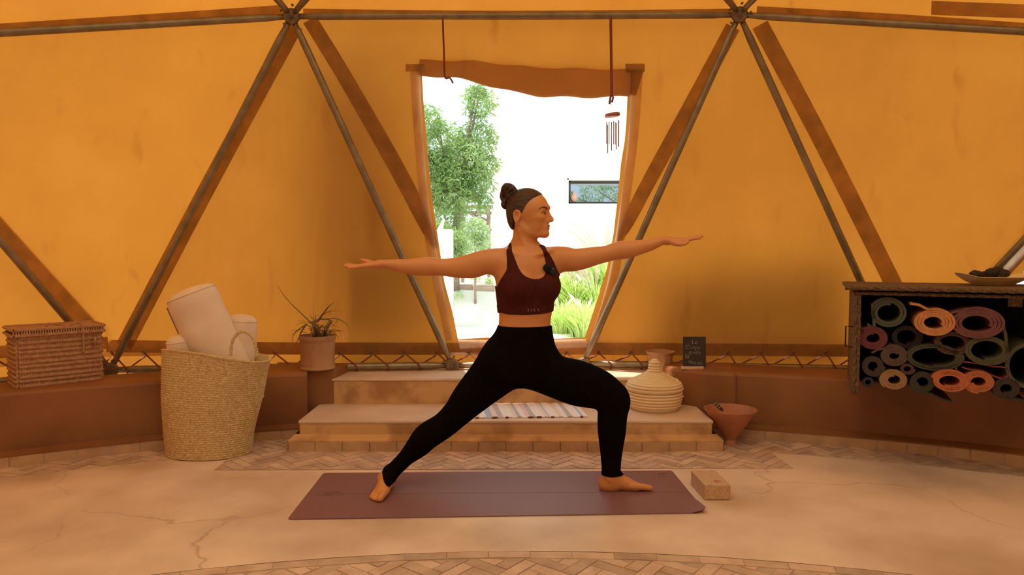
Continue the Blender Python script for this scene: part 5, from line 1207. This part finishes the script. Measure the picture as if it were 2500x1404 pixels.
# ear
for s_ in (-1, 1):
    ed = .074*s_
    E_(1270.5, 530, ed, 8.2, .0085, 14, .005); E_(1272, 529, ed+.010*s_, 4.6, .0085, 9.0, .003, True)
    Lm([(1274, 522, ed+.004*s_, 1.8), (1270, 516.5, ed+.008*s_, 2.), (1264.5, 520, ed+.009*s_, 2.1), (1263, 530, ed+.009*s_, 2.), (1266, 540, ed+.007*s_, 2.2), (1270, 544.5, ed+.004*s_, 2.8)], .003)
    E_(1276.5, 531, ed+.003*s_, 2.2, .004, 4, .003)
V, Q = Fd.mesh()
wom = thing('person', tuple(G(1250, 1206)), label='woman in warrior lunge, arms outstretched, maroon top and black leggings, on the mat', cat='person')
# lips get their own tint by face position
fc_ = V[Q].mean(1); hx = (fc_-hc); hu = hx[:, 0]*ch_-hx[:, 1]*sh_; hv = hx[:, 0]*sh_+hx[:, 1]*ch_
def hxz(px, py): p = P(px, py, HY_); return p[0]-hc[0], p[2]
def inl(px, py, rx, rz): a, z_ = hxz(px, py); return (((hu-a)/(rx*pxu))**2+((fc_[:, 2]-z_)/(rz*pxu))**2 < 1) & (np.abs(hv) < .023)
body = mesh_np('body', V, Q, 'skin', wom)
hm = (fc_[:, 2] > P(1288, 590, HY_)[2]); Qh = Q[hm]; uq, inv = np.unique(Qh, return_inverse=True)
bvhead = BVHTree.FromPolygons([tuple(v) for v in V[uq].tolist()], [tuple(q) for q in inv.reshape(Qh.shape).tolist()])
wl = Fd.win((hc[0], HY_-.06, P(1288, 570, HY_)[2]), (hc[0]+.13, HY_+.05, P(1288, 540, HY_)[2])); X, Y, Z = Fd.xyz(wl)
hu = (X-hc[0])*ch_-(Y-hc[1])*sh_; hv = (X-hc[0])*sh_+(Y-hc[1])*ch_
def lipf(px, py, rx, rz, w_): a, z_ = hxz(px, py); q = np.sqrt(((hu-a)/(rx*pxu))**2+((Z-z_)/(rz*pxu))**2+(hv/w_)**2); return (q-1)*rz*pxu
lf_ = np.minimum(lipf(1340.0, 552.0, 7.0, 2.4, .022), lipf(1339.3, 557.4, 6.8, 2.6, .020)).astype(np.float32)
Vl, Ql = Fd.mesh(np.maximum(Fd.a[wl]-.0007, lf_), wl); mesh_np('lips', Vl, Ql, 'lips', wom)
# ---- clothes: offset of the body surface cut to the garment outline
def smax(a, b, k=.0045): h = np.maximum(k-np.abs(a-b), 0)/k; return (np.maximum(a, b)+h*h*k*.25).astype(np.float32)
def polysdf(pu, pv, poly):
    """signed distance to polygon in the u,v plane (negative inside)"""
    d = np.full(np.broadcast(pu, pv).shape, 1e9, np.float32); ins = np.zeros(d.shape, bool); n = len(poly)
    for i in range(n):
        (ax, ay), (bx_, by_) = poly[i], poly[(i+1) % n]; ex_, ey_ = bx_-ax, by_-ay; wx, wy = pu-ax, pv-ay
        t = np.clip((wx*ex_+wy*ey_)/(ex_*ex_+ey_*ey_+1e-12), 0, 1); d = np.minimum(d, (wx-ex_*t)**2+(wy-ey_*t)**2)
        c = ((ay > pv) != (by_ > pv)) & (pu < (bx_-ax)*(pv-ay)/((by_-ay) if by_ != ay else 1e-9)+ax); ins ^= c
    d = np.sqrt(d); return np.where(ins, -d, d).astype(np.float32)
w = Fd.win((-.25, 3.2, .0), (.62, 3.66, .86)); w = Fd.win((-.68, 3.2, .0), (.62, 3.66, .83)); X, Y, Z = Fd.xyz(w)
zw = P(1280, 799, 3.32)[2]; reg = Z-(zw+.012*(X-.06)*-1.)
za = P(1490, 1160, 3.41)[2]; a_ = P(951, 1156, 3.468); dl = (P(930, 1180, 3.47)-P(975, 1127, 3.465)); dl /= np.linalg.norm(dl)
reg = np.maximum(reg, np.where(X > .2, za-Z, -1)); reg = np.maximum(reg, np.where(X < -.2, (X-a_[0])*dl[0]+(Y-a_[1])*dl[1]+(Z-a_[2])*dl[2], -1)).astype(np.float32)
V, Q = Fd.mesh(smax(Fd.a[w]-.0042, reg), w, 3); mesh_np('leggings', V, Q, 'legging', wom)
bp_ = [(1238, 590), (1236, 612), (1237.5, 652), (1231, 668), (1222, 682), (1211, 701), (1200, 702), (1200, 772), (1218, 763.5), (1250, 767), (1283, 768.5), (1318, 767), (1348, 763), (1375, 763), (1378, 690), (1368, 676), (1362, 664), (1356, 650), (1349, 634), (1335, 612), (1325, 598), (1314, 598), (1325, 615), (1330, 635), (1333, 655), (1330, 670), (1322, 677.5), (1308, 681), (1291, 677.5), (1277, 669), (1267, 655), (1260, 638), (1254, 622), (1247, 603), (1243, 590)]
poly = [tuple(P(x, y, 3.345)[[0, 2]]) for x, y in crom(bp_+bp_[:1], 4)[:-1]]
w = Fd.win((-.16, 3.2, .75), (.28, 3.62, 1.2)); X, Y, Z = Fd.xyz(w)
# the straps run over the shoulders: shear the outline inwards towards the back
br = polysdf(X-np.clip(Y-3.345, 0, .12)*.10+0*Z, Z+0*X+0*Y-np.clip(Y-3.345, 0, .2)*np.clip((Z-1.12)/.06, 0, 1)*.0, poly)
Fb = smax(Fd.a[w]-.0038, br); V, Q = Fd.mesh(Fb, w, 3); bra = mesh_np('sports_bra', V, Q, 'bra', wom)
zb0, zb1 = P(1283, 768, 3.33)[2], P(1283, 746, 3.33)[2]
Fb2 = np.maximum(Fd.a[w]-.0052, np.maximum(zb0-Z+.004*0, Z-zb1)+0*X+0*Y); w_ = w
V2, Q2 = Fd.mesh(smax(Fb2, br-.002, .003), w, 2); mesh_np('hem_band', V2, Q2, 'bra', bra)
bvh = BVHTree.FromPolygons([tuple(v) for v in V2], [tuple(q) for q in Q2.tolist()])
bvh2 = BVHTree.FromPolygons([tuple(v) for v in V], [tuple(q) for q in Q.tolist()])
def hit(px, py, bv):
    r = Vector(ray(px, py)).normalized(); h = bv.ray_cast(Vector(CAM), r); return h[0] if h[0] is not None else Vector(P(px, py, 3.32))
b = MB()
for p0, p1, p2 in (((1288.5, 753.5), (1290.5, 757), (1289.5, 760.5)), ((1297, 754), (1298.5, 757), (1296, 760)), ((1305.5, 753.5), (1303.5, 757), (1305.5, 760)), ((1311.5, 752.5), (1313.5, 756), (1315.5, 759.5))):
    b.tube([hit(x, y, bvh)+Vector((0, -.0006, 0)) for x, y in (p0, p1, p2)], .0011, 5)
obj('printed_mark', b, 'logo', bra, kind='stuff')
# ---- microphone clipped to the strap
mp = hit(1336, 655, bvh2); m2_ = hit(1348, 664, bvh2)
mic = thing('clip_microphone', tuple(mp), label='small black wireless microphone with foam ball clipped on her left bra strap', cat='microphone')
bm = bmesh.new(); bmesh.ops.create_icosphere(bm, subdivisions=4, radius=.0195); b = MB(); c_ = mp+Vector((.0, -.014, .002))
for v in bm.verts: v.co *= 1+random.uniform(-.05, .06)
b.add([v.co+c_ for v in bm.verts], [[v.index for v in f.verts] for f in bm.faces]); bm.free(); obj('foam_ball', b, 'micfoam', mic, smooth=True)
b = MB(); b.box((mp+m2_)/2+Vector((.008, -.010, .0)), (.050, .016, .030), ry=math.radians(40), rz=.25, ch=.004); mb_ = obj('transmitter', b, 'mic', mic)
b = MB(); c_ = (mp+m2_)/2+Vector((.008, -.0185, .003)); b.box(c_+Vector((-.003, 0, .006)), (.0012, .0008, .008)); b.box(c_+Vector((.002, .001, .006)), (.007, .0008, .0012), ry=.8); b.box(c_+Vector((.008, .002, .004)), (.0012, .0008, .008), ry=.3); obj('print', b, 'logo', mb_, kind='stuff')
# ---- hair
Fh = Field((hc[0]-.15, 3.28, hc[2]-.16), (hc[0]+.13, 3.57, hc[2]+.16), .003)
sv = Fd; Fd = Fh
E_(1286, 508.5, 0, 51.2, .0785, 49.3, .012); E_(1303, 512, 0, 37, .068, 37.2, .02)
E_(1262, 532, 0, 24, .062, 34, .02)
w = Fh.win((-9, -9, -9), (9, 9, 9)); X, Y, Z = Fh.xyz(w); hu = (X-hc[0])*ch_-(Y-hc[1])*sh_
hl = [(1329, 440), (1327, 473), (1319, 479), (1308, 486), (1300, 493), (1293, 502), (1288, 511), (1285, 517), (1281.5, 524), (1279, 518), (1274, 514), (1266, 513), (1261, 519), (1258.5, 530), (1258, 545), (1255, 560), (1250, 562), (1200, 560), (1200, 440)]
ph_ = [(P(x, y, HY_)[0]-hc[0], P(x, y, HY_)[2]) for x, y in hl]
Fh.a = np.maximum(Fh.a, polysdf(hu+0*Z, Z+0*hu, ph_))
V, Q = Fh.mesh(); hair = mesh_np('hair', V, Q, 'hair', wom)
# bun: coiled strands
Fd = Field((hc[0]-.19, 3.30, hc[2]-.05), (hc[0]-.01, 3.55, hc[2]+.17), .003)
E_(1243, 472, 0, 14, .03, 17, .01); ax0 = np.array([.5, .0, .86])
def loop(cx, cy, rx, rz, ry, r, tilt, n=15, k=.004):
    pts = []
    for q in np.linspace(0, 2*PI, n):
        a, bb = rx*math.cos(q), rz*math.sin(q); pts.append((cx+a*math.cos(tilt)-bb*math.sin(tilt), cy+a*math.sin(tilt)+bb*math.cos(tilt), ry*math.sin(q*1.+.6), r))
    Lm(pts, k)
loop(1253, 481, 6, 15, .028, 5.5, .62, k=.0025); loop(1247, 474, 7, 16, .033, 5.8, .58, k=.0025); loop(1240, 468, 7, 15.5, .034, 5.8, .52, k=.0025); loop(1233, 465, 5, 12, .028, 5.5, .45, k=.0025); loop(1242, 457, 10, 5, .020, 5.5, .2, k=.0025)
Lm([(1233, 488, -.01, 6), (1229, 498, -.012, 6.5), (1232, 505, -.008, 5.5), (1238, 507, 0, 4)], .005); Lm([(1225, 470, -.01, 4.5), (1224, 480, -.008, 5), (1228, 490, -.006, 5)], .004)
Lm([(1262, 470, .0, 8), (1255, 484, .0, 9), (1246, 494, 0, 9), (1240, 502, 0, 6)], .006)
V, Q = Fd.mesh(); mesh_np('bun', V, Q, 'hair', hair)
Fd = sv
# eyes, brows, earring
for s_ in (-1, 1):
    def prj(px, py, off=.0004):
        if s_ < 0: q = hit(px, py, bvhead); return q+(Vector(CAM)-q).normalized()*off
        q = hit(px, py, bvhead); h = Vector(hp(px, py, 0)); n_ = Vector((sh_, ch_, 0)); d_ = (q-h).dot(n_); return q-n_*2*d_+n_*off
    q_ = prj(1327.8, 520.3, 0.); vd = (q_-Vector(CAM)).normalized(); nn_ = Vector((sh_, ch_, 0))*s_; inw = -nn_ if True else vd
    c_ = q_+inw*.0098
    bm = bmesh.new(); bmesh.ops.create_uvsphere(bm, u_segments=24, v_segments=16, radius=.0115); b = MB()
    b.add([Vector((v.co.x, v.co.y, v.co.z*.45))+c_ for v in bm.verts], [[v.index for v in f.verts] for f in bm.faces]); bm.free(); ey = obj('eye', b, 'eye_shaded', wom, smooth=True)
    fw = Vector((ch_, -sh_, 0)); g_ = (fw*.52+nn_*.85).normalized(); b = MB(); b.tube([c_+g_*.0108, c_+g_*.0117], [.0036, .0032], 16); obj('iris', b, 'iris', ey, smooth=True)
    b = MB(); b.tube(crom([prj(1320, 521.5), prj(1323.5, 518.6), prj(1328.5, 517.4), prj(1334, 519)], 4), [.0006]+[.0012]*6+[.0015]*5+[.0008], 6); obj('eyelashes', b, 'brow', ey, smooth=True)
    b = MB(); rows = []
    top_e = crom([(1314.5, 511), (1321, 506.2), (1328, 504), (1333, 505.3), (1336.5, 508.5)], 5); bot_e = crom([(1314.5, 512), (1321, 508.6), (1328, 507.6), (1333, 509.8), (1336, 511.5)], 5)
    b.grid([[tuple(prj(*p, .0009)) for p in top_e], [tuple(prj(*((p+q)/2), .0016)) for p, q in zip(top_e, bot_e)], [tuple(prj(*q, .0009)) for q in bot_e]]); obj('eyebrow', b, 'brow', wom, smooth=True)
b = MB(); e0_ = hp(1274, 547, -.083)
for cx__, cy__, r in ((1277, 553, 5.5), (1283, 556, 3.5), (1281, 564, 4.5)):
    b.tube([hp(cx__+r*math.cos(q), cy__+r*math.sin(q)*1.2, -.084) for q in np.linspace(0, 2*PI, 17)], .0007, 5, cap=False)
b.tube([hp(1272, 545, -.079), hp(1274, 548, -.084)], .0008, 5); obj('earring', b, 'gold', wom, smooth=True)
